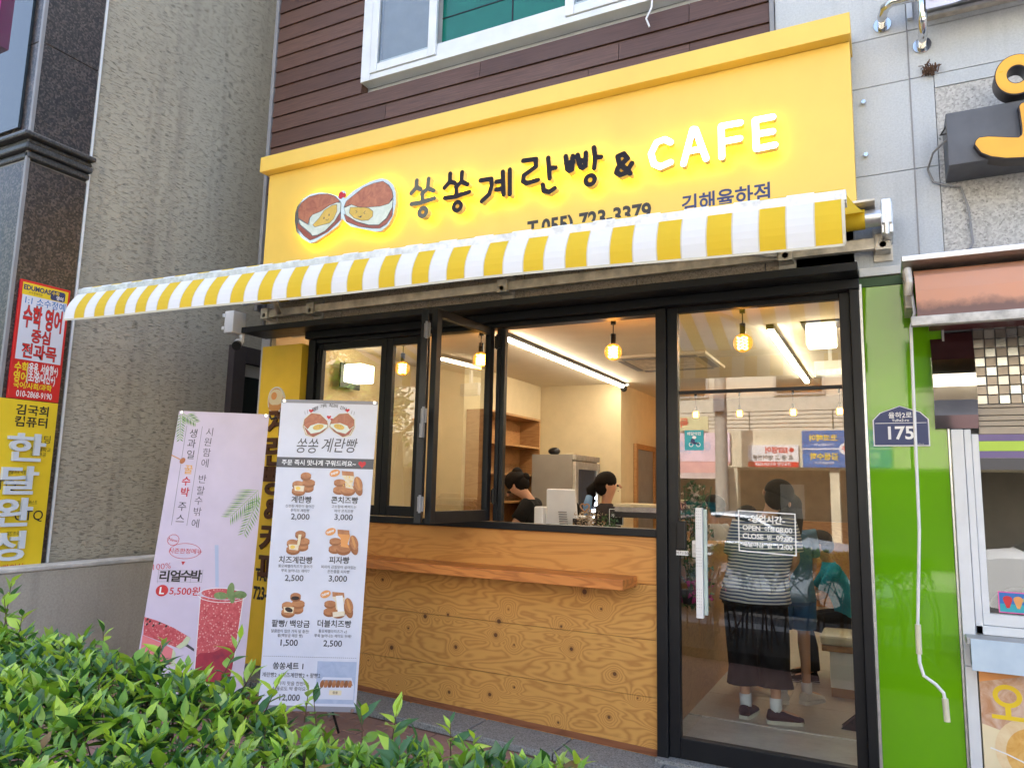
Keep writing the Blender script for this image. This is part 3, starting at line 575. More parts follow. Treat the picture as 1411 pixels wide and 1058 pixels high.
for n_, st in GLYPH:
    big = n_ in ('C', 'A', 'F', 'E'); letter('letter', st, .0195 if big else .0175, EF if big else ('goldm' if n_ == 'ssong1' else 'gloss'), label='white lit letter %s' % n_ if big else ('mirror faced first syllable' if n_ == 'ssong1' else None))
    # wall pins that hold each letter
    x = st[0][1][0]; z = st[0][1][1]
    MB().tube([(x, -.20, z - .02), (x, -.25, z - .02)], .003, 5).build('stand_off_pin', 'blk2', fs)
EF0 = SF
vs, f_ = msq(lambda X, Y: np.minimum(sd_poly(EMB['plateL'])(X, Y), np.minimum(sd_poly(EMB['plateR'])(X, Y), np.hypot(X + 3.775, Y - 3.835) - .036)), -4.32, -3.2, 3.42, 3.96, .012)
m_ = MB(); extrude2d(m_, vs, f_, SF, .035, .075, 0, 1, 2); em = m_.build('bun_emblem', [mat('mirror_edge_acrylic', (.62, .55, .42), .06, .9, 0), 'ret', 'EH'], fs)
def m_paint(n_, a, b):
    t = Mt(n_); f = t.noise((1, 1, 1), 13, 5, .65, 1.2); t.base(t.ramp(f, [(.3, a), (.68, b)])); t.set(Roughness=.4); return t.m
PT = m_paint('hand_painted_crust', (.30, .085, .05), (.52, .20, .10)); PB = m_paint('hand_painted_underside', (.26, .06, .04), (.38, .11, .07)); PW = m_paint('hand_painted_egg', (.52, .60, .52), (.70, .74, .66)); PY = m_paint('hand_painted_yolk', (.55, .38, .05), (.70, .46, .10))
cv = Canvas(lambda u, v, h: (u, -.275 - h, v))
LN = I['dk']
def outline(pts, w_=.0035, h=.003): cv.line([*pts, pts[0]], w_, LN, h)
for sd_ in 'LR':
    cv.h = 0
    for key, mt, h in (('bot', PB, .001), ('white', PW, .0014), ('top', PT, .0018), ('yolk', PY, .0022)):
        p = EMB[key + sd_]; vs, f_ = msq(sd_poly(p), min(a for a, _ in p) - .01, max(a for a, _ in p) + .01, min(b for _, b in p) - .01, max(b for _, b in p) + .01, .01); cv.put(vs, f_, mt, h)
        outline(p, .0035, h + .0001)
a, b, c, d = EMB['faceL']; cv.ell(*a, .006, .01, LN, .0032); cv.ell(*b, .006, .01, LN, .0032); cv.line([(c[0] - .015, c[1] + .01), (c[0], c[1]), (c[0] + .016, c[1] + .012)], .004, LN, .0032)
a, b, c, d = EMB['faceR']; cv.line([(a[0] - .01, a[1] + .014), (a[0] + .006, a[1]), (a[0] - .01, a[1] - .01)], .004, LN, .0032); cv.line([(b[0] + .01, b[1] + .014), (b[0] - .006, b[1]), (b[0] + .01, b[1] - .01)], .004, LN, .0032); cv.line([(c[0] - .02, c[1] + .008), (c[0], c[1] - .004), (c[0] + .02, c[1] + .006)], .004, LN, .0032); cv.ell(c[0] + .006, c[1], .01, .007, LN, .0033)
cv.ell(-3.79, 3.835, .025, .03, I['r'], .002); cv.ell(-3.757, 3.83, .016, .018, I['r'], .0024)
cv.done('painted_bun', em)
cv = Canvas(lambda u, v, h: (u, -.2005 - h, v + 0 * u))
def vt(body, u, v, size, m, bold=.03, **k):   # canvas v axis points down, so flip
    vs, fs_ = text2d(body, size, bold); x0 = min(p[0] for p in vs); cv.put([(u + (x - x0) * k.get('sx', 1), v + y) for x, y in vs], fs_, m, .001)
cv1 = cv
vt('T.055) 723-3379', -2.165, 3.292, .152, I['k'], .035, sx=.86)
cv.done('phone_lettering', fs); cv = Canvas(lambda u, v, h: (u, -.2005 - h, v + 0 * u))
vt('김해율하점', -1.085, 3.298, .132, I['navy'], .022, sx=.90)
cv.done('branch_lettering', fs)
# ================================================================ awning
aw = thing('awning', 'retractable yellow and white striped awning stretched out over the cafe front', 'awning', (-2.5, -.1, 3.05))
FY = m_fabric('yellow_awning_cloth', (.80, .56, .02), (.85, .45, .03)); FW = m_fabric('white_awning_cloth', (.86, .88, .92), (.75, .70, .62)); CY_ = m_fabric('yellow_canopy_cloth', (.84, .60, .03), (.90, .60, .06), .55); CW_ = m_fabric('white_canopy_cloth', (.86, .88, .90), (.86, .84, .78), .55); HEM = m_fabric('cream_hem', (.72, .68, .55), (.5, .45, .35))
AX0, AX1, BY = -4.80, -.108, -1.62
def barz(x): return 2.70 + (-.108 - x) / 4.82 * .10
N = 46; sw = (AX1 - AX0) / N
m_ = MB()
for i in range(N):
    a, b = AX0 + i * sw, AX0 + (i + 1) * sw; k = 0 if i % 2 else 1
    rows = 10; pr = []
    for j in range(rows + 1):
        t = j / rows; y = -.17 + (BY + .17) * t
        def zz_(x): return 3.15 + (barz(x) + .035 - 3.15) * t - .012 * math.sin(math.pi * t)
        wd_ = .055 * (1 - t); pr.append([(a + wd_, y, zz_(a)), (b + wd_, y, zz_(b))])
    for j in range(rows): m_.add([pr[j][0], pr[j][1], pr[j + 1][1], pr[j + 1][0]], [(0, 1, 2, 3)], k)
m_.build('canopy_cloth', [CY_, CW_], aw)
m_ = MB()
for i in range(N): a = AX0 + .055 + i * sw; m_.tube([(a, -.20, 3.10), (a + sw, -.20, 3.10)], .057, 14, 0 if i % 2 else 1, cap=False)
m_.build('wound_cloth', [FY, FW], aw, smooth='all')
m_ = MB()
def val(x, t):     # hanging valance, blown outward a little towards the left end
    L_ = (AX1 - x) / 4.82; sway = .055 * L_ * t + .012 * math.sin(x * 3.1) * t
    return (x - .07 * L_ * math.sin(t * 1.6) * (1 - .35 * t), BY - .046 - .014 * math.sin(t * 3) - sway, barz(x) - .018 - (.180 + .006 * math.sin(x * 1.3)) * t)
for i in range(N):
    for s in range(2):
        a = AX0 + (i + s / 2) * sw; b = a + sw / 2
        for j in range(6): m_.add([val(a, j / 6), val(b, j / 6), val(b, (j + 1) / 6), val(a, (j + 1) / 6)], [(0, 1, 2, 3)], 0 if i % 2 else 1)
        hm = lambda x, o: (val(x, 1)[0], val(x, 1)[1] - .001, val(x, 1)[2] + o)
        m_.add([hm(a, .006), hm(b, .006), hm(b, -.006), hm(a, -.006)], [(0, 1, 2, 3)], 2)
    x = AX0 + i * sw
    for j in range(6):
        p, q = val(x, j / 6), val(x, (j + 1) / 6); m_.add([(p[0] - .0025, p[1] - .0012, p[2]), (p[0] + .0025, p[1] - .0012, p[2]), (q[0] + .0025, q[1] - .0012, q[2]), (q[0] - .0025, q[1] - .0012, q[2])], [(0, 1, 2, 3)], 2)
for k_ in range(6):
    p, q = val(AX1, k_ / 6), val(AX1, (k_ + 1) / 6); m_.add([(p[0] - .006, p[1] - .002, p[2]), (p[0] + .006, p[1] - .002, p[2]), (q[0] + .006, q[1] - .002, q[2]), (q[0] - .006, q[1] - .002, q[2])], [(0, 1, 2, 3)], 2)
v_ = m_.build('valance', [FY, FW, HEM], aw, smooth='all')
m_ = MB(); z0, z1 = barz(AX0), barz(AX1)
def barbox(y0, y1, o0, o1, k=0): m_.hexa([(AX0 - .012, y0, z0 + o0), (AX1 + .012, y0, z1 + o0), (AX1 + .012, y1, z1 + o0), (AX0 - .012, y1, z0 + o0), (AX0 - .012, y0, z0 + o1), (AX1 + .012, y0, z1 + o1), (AX1 + .012, y1, z1 + o1), (AX0 - .012, y1, z0 + o1)], k)
barbox(BY - .04, BY - .002, -.020, .022); barbox(BY - .03, BY + .03, -.028, -.022)
m_.build('front_bar', mat('scuffed_white_aluminium', (.60, .61, .62), .35, .35, .25, 25), aw, bevel=.004)
m_ = MB()
for i in range(N):
    a, b = AX0 + i * sw, AX0 + (i + 1) * sw
    ring = lambda x: [(x, BY - .030 + .0 * t, barz(x) + .0225 + 0 * t) if t == 0 else (x, BY - .030 + t * .009, barz(x) + .0225 + .017 * math.sin(min(t, 4) / 4 * math.pi / 1.6)) for t in range(5)]
    A_, B_ = ring(a), ring(b)
    for j in range(4): m_.add([A_[j], B_[j], B_[j + 1], A_[j + 1]], [(0, 1, 2, 3)], 0 if i % 2 else 1)
m_.build('rolled_edge', [FY, FW], aw)
m_ = MB(); m_.tube([(-4.86, -.20, 3.10), (.03, -.20, 3.10)], .05, 14); m_.build('roller_tube', 'alu', aw, smooth=True)
m_ = MB(); m_.box(-4.93, .0, -.30, -.10, 3.165, 3.18); m_.build('roller_cover', 'dsteel', aw, bevel=.003)
m_ = MB(); m_.box(-4.74, .05, -.10, -.055, 2.955, 3.02); m_.build('torsion_bar', 'dsteel', aw, bevel=.003)
for x in (-4.70, -4.19, -2.4, -.49, .03):
    m_ = MB(); m_.box(x - .04, x + .04, -.12, -.002, 2.94, 3.035); m_.box(x - .05, x + .05, -.014, -.001, 2.90, 3.10); m_.tube([(x, -.12, 2.97), (x, -.05, 2.97)], .022, 8); m_.build('bracket', 'dsteel', aw, bevel=.003)
m_ = MB(); m_.box(.025, .085, -.25, -.02, 2.99, 3.17); m_.box(.03, .08, -.27, -.22, 3.04, 3.18); m_.tube([(.055, -.22, 3.16), (.055, -.26, 3.08), (.05, -.25, 2.98)], .016, 8); m_.build('gear_box', 'alu', aw, bevel=.006)
for x, s in ((-4.55, 1), (-.55, -1)):
    el = (x + s * .62, -.80, 2.93); m_ = MB(); m_.tube([(x, -.10, 2.985), el], .022, 8); m_.tube([el, (x + s * .02, BY + .03, barz(x))], .017, 8); m_.ball(el, .03); m_.build('folding_arm', 'dsteel', aw, smooth=True)
# ================================================================ vertical yellow sign
vsn = thing('vertical_sign', 'tall narrow yellow panel sign with brown raised letters left of the folding windows', 'sign', (-4.48, -.05, .1))
box('panel', 'yelp', (-4.705, -4.262, -.10, -.02, .12, 2.70), vsn, .003)
VF = lambda u, v, h: (u, -.10 - h, v)
def raised(body, u, v, size, sx=1, sy=1, dep=.018, m_front='brw'):
    vs, f_ = text2d(body, size, .03); x0 = (min(p[0] for p in vs) + max(p[0] for p in vs)) / 2; y0 = (min(p[1] for p in vs) + max(p[1] for p in vs)) / 2
    m_ = MB(); extrude2d(m_, [((x - x0) * sx + u, (y - y0) * sy + v) for x, y in vs], f_, VF, 0.0005, dep, 0, 0, 0); return m_.build('letter', m_front, vsn)
M['brw'] = mat('chocolate_brown_acrylic', (.085, .028, .012), .35, 0, .05)
for i, ch in enumerate('계란빵&커피'): raised(ch, -4.47, 2.05 - i * .235, .26 if ch != '&' else .22)
cv = Canvas(lambda u, v, h: (-4.60 + u, -.1005 - h, .86 - v)); cv.text('TAKE OUT', -.005, .04, .105, I['k'], .035, 'L', sy=1.25, sx=.8); cv.text('723-3379', -.015, .185, .105, I['k'], .035, 'L', sy=1.3, sx=.8); cv.done('lettering', vsn)
bp = [(math.cos(t) * .092 * (1 + .04 * math.cos(3 * t)), math.sin(t) * .112) for t in [2 * math.pi * i / 26 for i in range(26)]]
bo = MB().prism([(x - 4.50, z + 2.235) for x, z in bp], VF, .001, .016).build('bun_cutout', 'white', vsn)
cv = Canvas(lambda u, v, h: (-4.50 + u, -.1165 - h, 2.235 - v)); cv.poly([(x * .9, -z * .9) for x, z in bp], I['b3'], .0004); cv.ell(.0, -.025, .078, .066, I['cr'], .0008); cv.ell(.0, .0, .075, .045, I['cr'], .001); cv.ell(-.02, -.035, .032, .032, I['o'], .0014); cv.ell(-.005, .065, .072, .025, I['b3'], .0012); cv.done('painted_bun', bo)
# ================================================================ camera and box at the ledge end
jb = thing('junction_box', 'small white weatherproof box on the left end of the black ledge', 'junction box', (-4.87, -.2, 2.79))
box('housing', 'white', (-4.965, -4.86, -.30, -.16, 2.80, 2.99), jb, .008)
for z in (2.84, 2.95): box('latch', 'white', (-4.975, -4.95, -.315, -.298, z - .015, z + .015), jb, .003)
cc = thing('security_camera', 'white and black bullet camera hanging under the left end of the black ledge', 'camera', (-4.80, -.2, 2.75))
MB().tube([(-4.83, -.22, 2.79), (-4.83, -.22, 2.735), (-4.82, -.24, 2.71)], .018, 8).build('mount', 'white', cc, smooth=True)
m_ = MB(); m_.tube([(-4.845, -.24, 2.72), (-4.80, -.29, 2.69)], .036, 12, 0); m_.tube([(-4.80, -.29, 2.69), (-4.765, -.33, 2.67)], .0375, 12, 1); m_.build('camera_body', ['white', 'blk2'], cc, smooth=True)
# ================================================================ left neighbour
nb = thing('neighbour_building', 'left building with scratched grey stucco side wall and black granite corner column', 'building', (-8, -.5, 0))
m_ = MB(); m_.box(-12, -5.6, -1.20, 12, -.3, 12); m_.build('stucco_wall', 'stucco', nb)
m_ = MB(); m_.box(-12, -5.615, -1.66, -1.21, -.3, 12); m_.build('core_wall', 'grey', nb)
for z0, z1 in ((-.2, 1.9), (1.902, 3.88), (4.07, 4.83), (4.834, 6.4), (6.404, 8), (8.004, 10)):
    box('granite_slab', 'gran', (-5.612, -5.58, -1.652, -1.215, z0, z1 - .003), nb, .003)
    box('granite_slab', 'gran', (-6.3, -5.60, -1.675, -1.655, z0, z1 - .003), nb, .003)
    box('granite_slab', 'gran', (-7.6, -6.305, -1.675, -1.655, z0, z1 - .003), nb, .003)
box('corner_bead', 'grey', (-5.598, -5.572, -1.68, -1.654, -.2, 10), nb, .002)
box('edge_trim', 'wfr', (-5.60, -5.572, -1.212, -1.195, -.2, 10), nb, .002)
m_ = MB()
for a, b, o in ((3.90, 3.95, .02), (3.952, 4.0, .055), (4.002, 4.035, .04), (4.037, 4.075, .09)):
    m_.box(-7.6, -5.58 + o, -1.66 - o, -1.205, a, b)
m_.build('granite_cornice', 'granc', nb, bevel=.012)
box('street_window', GLASSU if False else mat('dark_reflective_glass', (.02, .03, .035), .03, 0, 0, spec=1), (-6.28, -5.70, -1.70, -1.68, 4.15, 8), nb, 0)
# alley window with brown surround
m_ = MB(); m_.box(-5.6, -5.52, .33, .48, .9, 2.86); m_.box(-5.6, -5.52, .482, 2.0, 2.70, 2.86); m_.box(-5.6, -5.52, .482, 2.0, .9, 1.02); wnd = m_.build('alley_window', mat('dark_brown_stone', (.045, .035, .034), .7), nb, bevel=.004)
box('blind', mat('pale_blind', (.45, .43, .38), .7), (-5.58, -5.57, .485, 2.0, 2.58, 2.695), wnd, 0); box('pane', mat('dark_pane', (.02, .025, .022), .08, 0, 0), (-5.59, -5.575, .485, 2.0, 1.02, 2.575), wnd, 0)
lw = thing('low_wall', 'low grey rendered wall with a pale coping running along the alley beside the pink banner', 'wall', (-5.45, -1, 0))
box('render', 'lowc', (-5.55, -5.40, -3.2, .35, -.3, .90), lw, .006)
box('coping', mat('pale_coping', (.50, .50, .48), .8, 0, .2, 9, .3), (-5.56, -5.388, -3.2, .35, .902, .935), lw, .008)
# signs on the column's side face
CY0, CY1 = -1.625, -1.262
rs = thing('academy_sign', 'red and white tutoring sign on the black granite column above the yellow computer sign', 'sign', (-5.56, -1.44, 2.1))
box('board', I['rs'], (-5.577, -5.556, CY0, CY1, 2.115, 2.985), rs, .002)
W_, H_ = CY1 - CY0, .87
cv = Canvas(lambda u, v, h: (-5.5555 + h, CY0 + u * W_, 2.985 - v * H_))
cv.rect(.04, .02, .96, .125, I['y'], .0006); cv.rect(.05, .125, .95, .672, I['paper'], .0007)
cv.text('EDUMOAS', .33, .06, .115, I['navy'], .04, sx=1, sy=.5, h=.0012); cv.text('소수정예학원', .3, .1, .05, I['k'], 0, sy=.5, h=.0012); cv.poly([(.60 + .30 * a, .035 + .085 * b) for a, b in ((.1, 0), (.9, 0), (1, .15), (1, .85), (.9, 1), (.1, 1), (0, .85), (0, .15))], I['navy'], .0012)
cv.text('수학', .70, .06, .085, I['y'], .02, sy=.45, h=.0018); cv.text('영어', .79, .095, .085, I['w'], .02, sy=.45, h=.0018)
cv.text('1:1 소수정예', .52, .165, .165, I['blue'], .01, sy=.45, h=.0012)
cv.text('수학 영어', .5, .30, .235, I['dk'], .05, sx=.86, sy=.86, h=.0011); cv.text('수학 영어', .5, .30, .235, I['rs'], .025, sx=.86, sy=.86, h=.0016)
cv.text('중심', .5, .46, .22, I['dk'], .045, sy=.55, h=.0011); cv.text('중심', .5, .46, .22, I['rs'], .02, sy=.55, h=.0016)
cv.text('전과목', .5, .59, .27, I['dk'], .04, sx=.95, sy=.5, h=.0011); cv.text('전과목', .5, .59, .27, I['rs'], .018, sx=.95, sy=.5, h=.0016)
cv.text('수학', .06, .735, .15, I['y'], .035, 'L', sy=.6, h=.0012); cv.text('(응용, 서술형+)', .31, .735, .135, I['w'], .03, 'L', sx=.72, sy=.66, h=.0012)
cv.text('영어', .06, .815, .15, I['y'], .035, 'L', sy=.6, h=.0012); cv.text('(초/중/내신+)', .31, .815, .135, I['w'], .03, 'L', sx=.78, sy=.66, h=.0012)
cv.text('국어/사회/과학', .08, .885, .13, I['y'], .03, 'L', sx=.95, sy=.45, h=.0012); cv.text('010-2868-9190', .5, .955, .13, I['w'], .01, sx=.88, sy=.55, h=.0012)
cv.done('printed_lettering', rs)
ys = thing('computer_school_sign', 'yellow computer school sign with big pale raised letters on the granite column', 'sign', (-5.56, -1.5, .6))
box('board', I['y'], (-5.577, -5.556, CY0 - .25, CY1, .55, 2.11), ys, .002)
cv = Canvas(lambda u, v, h: (-5.5555 + h, CY0 + u * W_, 2.11 - v))
YT = [(l, .50, .07 + .085 * i, .27, 'k', .02, .9, .30) for i, l in enumerate(('김국희', '컴퓨터'))]
for l, u, v, s, c, bo_, sx_, sy_ in YT: cv = Canvas(lambda u, v, h: (-5.5555 + h, CY0 + u * W_, 2.11 - v)); cv.text(l, u, v, s, I[c], bo_, sx=sx_, sy=sy_); cv.done('title_line', ys)
cv = Canvas(lambda u, v, h: (-5.5555 + h, CY0 + u * W_, 2.11 - v))
cv.text('코딩', .76, .275, .25, I['k'], 0, sx=.75, sy=.26); cv.text('창원대학교', .74, .35, .12, I['k'], 0, sx=.75, sy=.28); cv.text('코딩전공', .70, .387, .12, I['k'], 0, sx=.75, sy=.28)
cv.done('coding_lines', ys, kind='stuff'); cv = Canvas(lambda u, v, h: (-5.5555 + h, CY0 + u * W_, 2.11 - v)); cv.text('ITQ', .14, .616, .33, I['k'], 0, sx=.8, sy=.30); cv.text('GTQ', .66, .833, .33, I['k'], 0, sx=.8, sy=.30); cv.text('한글.파포.엑셀.엑세스', .42, .518, .11, I['k'], 0, sx=.5, sy=.3); cv.text('포토샵일러스트', .60, .734, .11, I['k'], 0, sx=.55, sy=.3); cv.text('워드프로세서', .45, .95, .11, I['k'], 0, sx=.6, sy=.3)
cv.done('course_lines', ys, kind='stuff'); cv = Canvas(lambda u, v, h: (-5.5555 + h, CY0 + u * W_, 2.11 - v)); cv.text('활', .12, 1.10, .25, I['k'], .01, sx=.8, sy=.3); cv.text('경예/과외실', .30, 1.19, .20, I['rs'], 0, sx=.75, sy=.3)
cv.done('bottom_lines', ys, kind='stuff')
YF = lambda u, v, h: (-5.5555 + h, CY0 + u * W_, 2.11 - v)
for ch, u, v, s in (('한', .44, .34, .30), ('달', .38, .575, .30), ('완', .32, .80, .30), ('성', .28, 1.035, .30)):
    vs, f_ = text2d(ch, s, .022); cx_ = (min(p[0] for p in vs) + max(p[0] for p in vs)) / 2; cy_ = (min(p[1] for p in vs) + max(p[1] for p in vs)) / 2
    m_ = MB(); extrude2d(m_, [((x - cx_) * 2.75 + u, -(y - cy_) * .72 + v) for x, y in vs], f_, YF, .004, .028); m_.build('raised_letter', mat('pale_blue_letter', (.62, .68, .76), .4, 0, 0), ys)
pk = thing('pink_wall_sign', 'magenta sign corner at the top left of the picture on the granite front', 'sign', (-5.9, -1.7, 5))
box('board', I['pk'], (-6.7, -6.16, -1.80, -1.68, 4.95, 5.9), pk, .004)
# ================================================================ right neighbour
rb = thing('grey_panel_building', 'right building clad in painted grey concrete panels with rough stone lower part', 'building', (1, 0, 0))
xs = [-.522, .211, .95, 1.7, 2.6]; zs_ = [2.86, 3.432, 3.985, 4.29, 4.9, 5.6, 6.4, 7.2]
box('backing_wall', 'grey', (-.53, 2.6, .031, 8, 3.06, 9.3), rb, 0); box('backing_wall', 'grey', (-.09, 2.6, .031, .5, 1.9, 3.058), rb, 0)
for a, b in zip(xs[:-1], xs[1:]):
    for c, d in zip(zs_[:-1], zs_[1:]):
        if b > .3 and d < 4.0 and a > 0.2: 
            box('wall_panel', 'conc', (a + .002, .333, 0, .028, c + .002, d - .002), rb, .002) if a < .3 else None
            box('stone_panel', 'rough', (.336 if a < .3 else a, b - .002, .004, .028, c + .001, (d if d < 3.9 else 3.90) - .001), rb, .002)
            if d > 3.9: box('wall_panel', 'conc', (.336 if a < .3 else a, b - .002, 0, .028, 3.902, d - .002), rb, .002)
        else: box('wall_panel', 'conc', (a + .002, b - .002, 0, .028, c + .002, d - .002), rb, .002)
box('corner_joint', 'grey', (.208, .216, -.004, .02, 2.86, 4.3), rb, 0)
box('white_ledge', mat('chalky_white_metal', (.62, .62, .60), .6, 0, .12, 8, .2), (-.098, 2.6, -.06, -.001, 2.808, 2.858), rb, .004)
box('window_track', 'dsteel', (.32, 2.6, -.05, -.001, 4.32, 4.34), rb, .002); box('window_track', 'dsteel', (.32, 2.6, -.035, -.001, 4.365, 4.385), rb, .002); box('window_track', 'wfr', (.30, 2.6, -.02, -.001, 4.392, 4.6), rb, .002)
box('drain_strip', 'wfr', (.215, .245, -.03, -.001, 4.35, 6.0), rb, .002)
for x, z in ((-.035, 3.889), (-.035, 3.557)): MB().tube([(x, -.03, z), (x, 0, z)], .012, 8).build('anchor_bolt', 'steel', rb, smooth=True)
gr = thing('window_guard_rail', 'polished steel pipe rail bent into the grey wall above the yellow sign', 'railing', (.2, -.15, 4.3))
MB().tube([(.085, 0, 4.36), (.085, -.10, 4.36), (.10, -.17, 4.365), (.14, -.20, 4.37), (.8, -.20, 4.37), (2.4, -.20, 4.37)], .026, 14).build('pipe', 'steel', gr, smooth='all')
MB().tube([(.285, 0, 4.175), (.285, -.10, 4.175), (.285, -.16, 4.19), (.285, -.195, 4.24), (.285, -.20, 4.34), (.285, -.20, 5.2)], .024, 14).build('pipe', 'steel', gr, smooth='all')
for x, z in ((.085, 4.36), (.285, 4.175)): MB().tube([(x, -.012, z), (x, -.001, z)], .048, 16).build('wall_flange', 'steel', gr, smooth=True)
wb = thing('banner_cloth', 'white banner with purple lettering tied to the steel pipe rail at top right', 'banner', (.6, -.23, 4.3))
m_ = MB()
for i in range(16): a = .30 + i * .12; m_.add([(a, -.235 - .012 * math.sin(i * 1.3), 4.255 - .01 * math.sin(i * 2)), (a + .12, -.235 - .012 * math.sin((i + 1) * 1.3), 4.255 - .01 * math.sin((i + 1) * 2)), (a + .12, -.24, 5.0), (a, -.24, 5.0)], [(0, 1, 2, 3)])
m_.build('cloth', mat('banner_cloth_white', (.62, .62, .74), .6), wb, smooth='all')
cv = Canvas(lambda u, v, h: (.32 + u, -.256 - h, 4.7 - v)); cv.text('자유', .0, .33, .26, I['pur'], .02, 'L'); cv.text('학원', .5, .25, .26, I['pur'], .02, 'L'); cv.done('lettering', wb)
ns = MB()
for i in range(60):
    a = random.uniform(0, 6.28); p = Vector((.315 + random.gauss(0, .018), -.015, 3.995 + random.gauss(0, .015))); q = p + Vector((random.gauss(.0, .018), random.uniform(-.03, 0), random.gauss(.012, .02))); ns.tube([p, (p + q) / 2 + Vector((0, -.01, .008)), q], .003, 4)
ns.build('dry_twigs', 'rub', label='clump of dry twigs stuck in the joint of the grey wall', cat='twigs', loc=(.315, -.02, 3.99))
os_ = thing('channel_letter_sign', 'yellow orange raised channel letter on dark grey box on the right building', 'sign', (.6, -.1, 3.4))
m_ = MB(); m_.hexa([(.36, -.26, 3.315), (.80, -.26, 3.315), (.80, -.006, 3.315), (.36, -.006, 3.315), (.36, -.26, 3.61), (.80, -.26, 3.61), (.80, -.006, 3.61), (.36, -.006, 3.61)]); m_.build('backing_box', mat('slate_grey_box', (.085, .09, .105), .5, 0, .25, 4, .05), os_, bevel=.004)
m_ = MB()
M['oface'] = mat('amber_acrylic_face', (.83, .40, .025), .3, 0, .1, 4); M['oret'] = mat('dark_brown_return', (.03, .02, .018), .4)
OF = lambda u, v, h: (u, -.20 - h, v)
for sh, col in ((0, 0),):
    f1 = sd_poly(ORPOLY); f2 = lambda X, Y: np.abs(np.hypot((X - .682) / .95, (Y - 3.735) / 1.08) - .073) - .030
    for fn_ in (f1, f2):
        vs, f_ = msq(lambda X, Y: fn_(X, Y), .42, .93, 3.24, 3.87, .008); extrude2d(m_, vs, f_, OF, .0, .10, 0, 0, 0)
        vs, f_ = msq(lambda X, Y: fn_(X, Y) + .005, .42, .93, 3.24, 3.87, .008); extrude2d(m_, vs, f_, OF, .101, .104, 1, 1, 1)
m_.build('letter', ['oret', 'oface'], os_)
MB().tube([(.37, -.25, 3.50), (.335, -.20, 3.52), (.36, -.2, 3.56), (.38, -.24, 3.55)], .005, 6).build('cable', 'blk2', os_, smooth=True)
MB().tube([(.37, -.24, 3.48), (.30, -.12, 3.46), (.275, -.04, 3.40), (.30, -.02, 3.33), (.36, -.02, 3.30), (.43, -.02, 3.28), (.46, -.02, 3.15), (.47, -.02, 2.95), (.43, -.03, 2.87)], .006, 6).build('cable', 'grey', os_, smooth=True)
# green glass panel
gp = thing('green_panel', 'tall glossy bright green glass panel between the cafe door and the right shop window', 'panel', (.1, 0, 0))
t = Mt('green_back_painted_glass'); t.base(t.ramp(t.noise(scale=1.1, detail=2), [(.3, (.11, .33, .004)), (.7, (.15, .40, .006))])); t.set(Roughness=.03, Specular_IOR_Level=.6); M['greeng'] = t.m
box('glass_sheet', 'greeng', (-.088, .294, -.035, -.005, -.1, 2.75), gp, .001)
box('silver_edge', 'alu', (-.104, -.089, -.045, -.003, -.1, 2.77), gp, .001); box('silver_edge', 'alu', (.295, .306, -.045, -.003, -.1, 2.77), gp, .001)
box('top_board', mat('dark_green_board', (.02, .07, .01), .5), (-.10, .30, -.04, -.003, 2.752, 2.806), gp, 0)
ap = thing('address_plate', 'dark blue house number plate reading 175 on the green panel', 'plate', (.075, -.05, 1.84))
ho = [(-.137, 0), (.137, 0), (.137, .145), (.10, .185), (.0, .222), (-.10, .185), (-.137, .145)]
AF = lambda u, v, h: (.074 + u, -.042 - h, 1.838 + v)
MB().prism(ho, AF, 0, .008).build('plate', 'white', ap)
MB().prism([(a * .955, .006 + b * .955) for a, b in ho], AF, .0085, .0095).build('blue_face', I['navy'], ap)
cv = Canvas(lambda u, v, h: AF(u, .222 - v, .0098 + h)); cv.text('율하2로', .0, .052, .036, I['w'], .015); cv.text('Yulha2-ro', .0, .080, .021, I['w'], .01); cv.rect(-.125, .094, .125, .097, I['w']); cv.text('175', .0, .150, .098, I['w'], .025); cv.text('Yulha-ro', .09, .21, .01, I['w']); cv.done('plate_lettering', ap)
ck = thing('awning_crank', 'long white hand crank hanging in front of the green panel', 'crank', (.14, -.35, .6))
MB().tube([(.150, -.36, 2.62), (.158, -.40, 2.50), (.137, -.40, 2.42), (.128, -.36, 1.4), (.100, -.33, .93)], .0075, 8).build('rod', 'white', ck, smooth=True)
MB().tube([(.100, -.33, .80), (.100, -.33, .76), (.115, -.33, .70), (.165, -.33, .665), (.195, -.33, .63), (.20, -.33, .60)], .008, 8).build('crank_bend', 'white', ck, smooth=True)
MB().tube([(.101, -.33, .94), (.100, -.33, .80)], .014, 10).build('grip', mat('ivory_plastic', (.62, .60, .45), .4), ck, smooth=True); MB().tube([(.20, -.33, .605), (.204, -.33, .50)], .0145, 10).build('grip', MC['ivory_plastic'], ck, smooth=True)
# right shop: awning, steel cheek, mosaic, shutters, window, counter, poster
oa = thing('orange_awning', 'faded salmon orange roll awning with black mould stains over the right shop', 'awning', (.5, -.3, 2.5))
t = Mt('faded_orange_cloth'); g = t.noise((1, 1, 1), 5, 5, .65); gr_ = t.n('ShaderNodeSeparateXYZ'); t.l(t.pos(), gr_.inputs[0])
zf = t.math('SUBTRACT', 2.57, gr_.outputs[2]); mm = t.ramp(t.math('ADD', t.math('MULTIPLY', zf, 9), t.math('MULTIPLY', t.math('SUBTRACT', g, .5), 1.6)), [(.25, (0, 0, 0)), (.75, (1, 1, 1))])
t.base(t.mix(t.math('MULTIPLY', mm, .75), t.mix(g, (.62, .27, .14), (.52, .28, .19)), (.06, .05, .055))); t.set(Roughness=.8); M['ocl'] = t.m
m_ = MB(); pr = [(-.12, 2.76), (-.30, 2.745), (-.40, 2.69), (-.46, 2.60), (-.49, 2.50), (-.505, 2.455)]
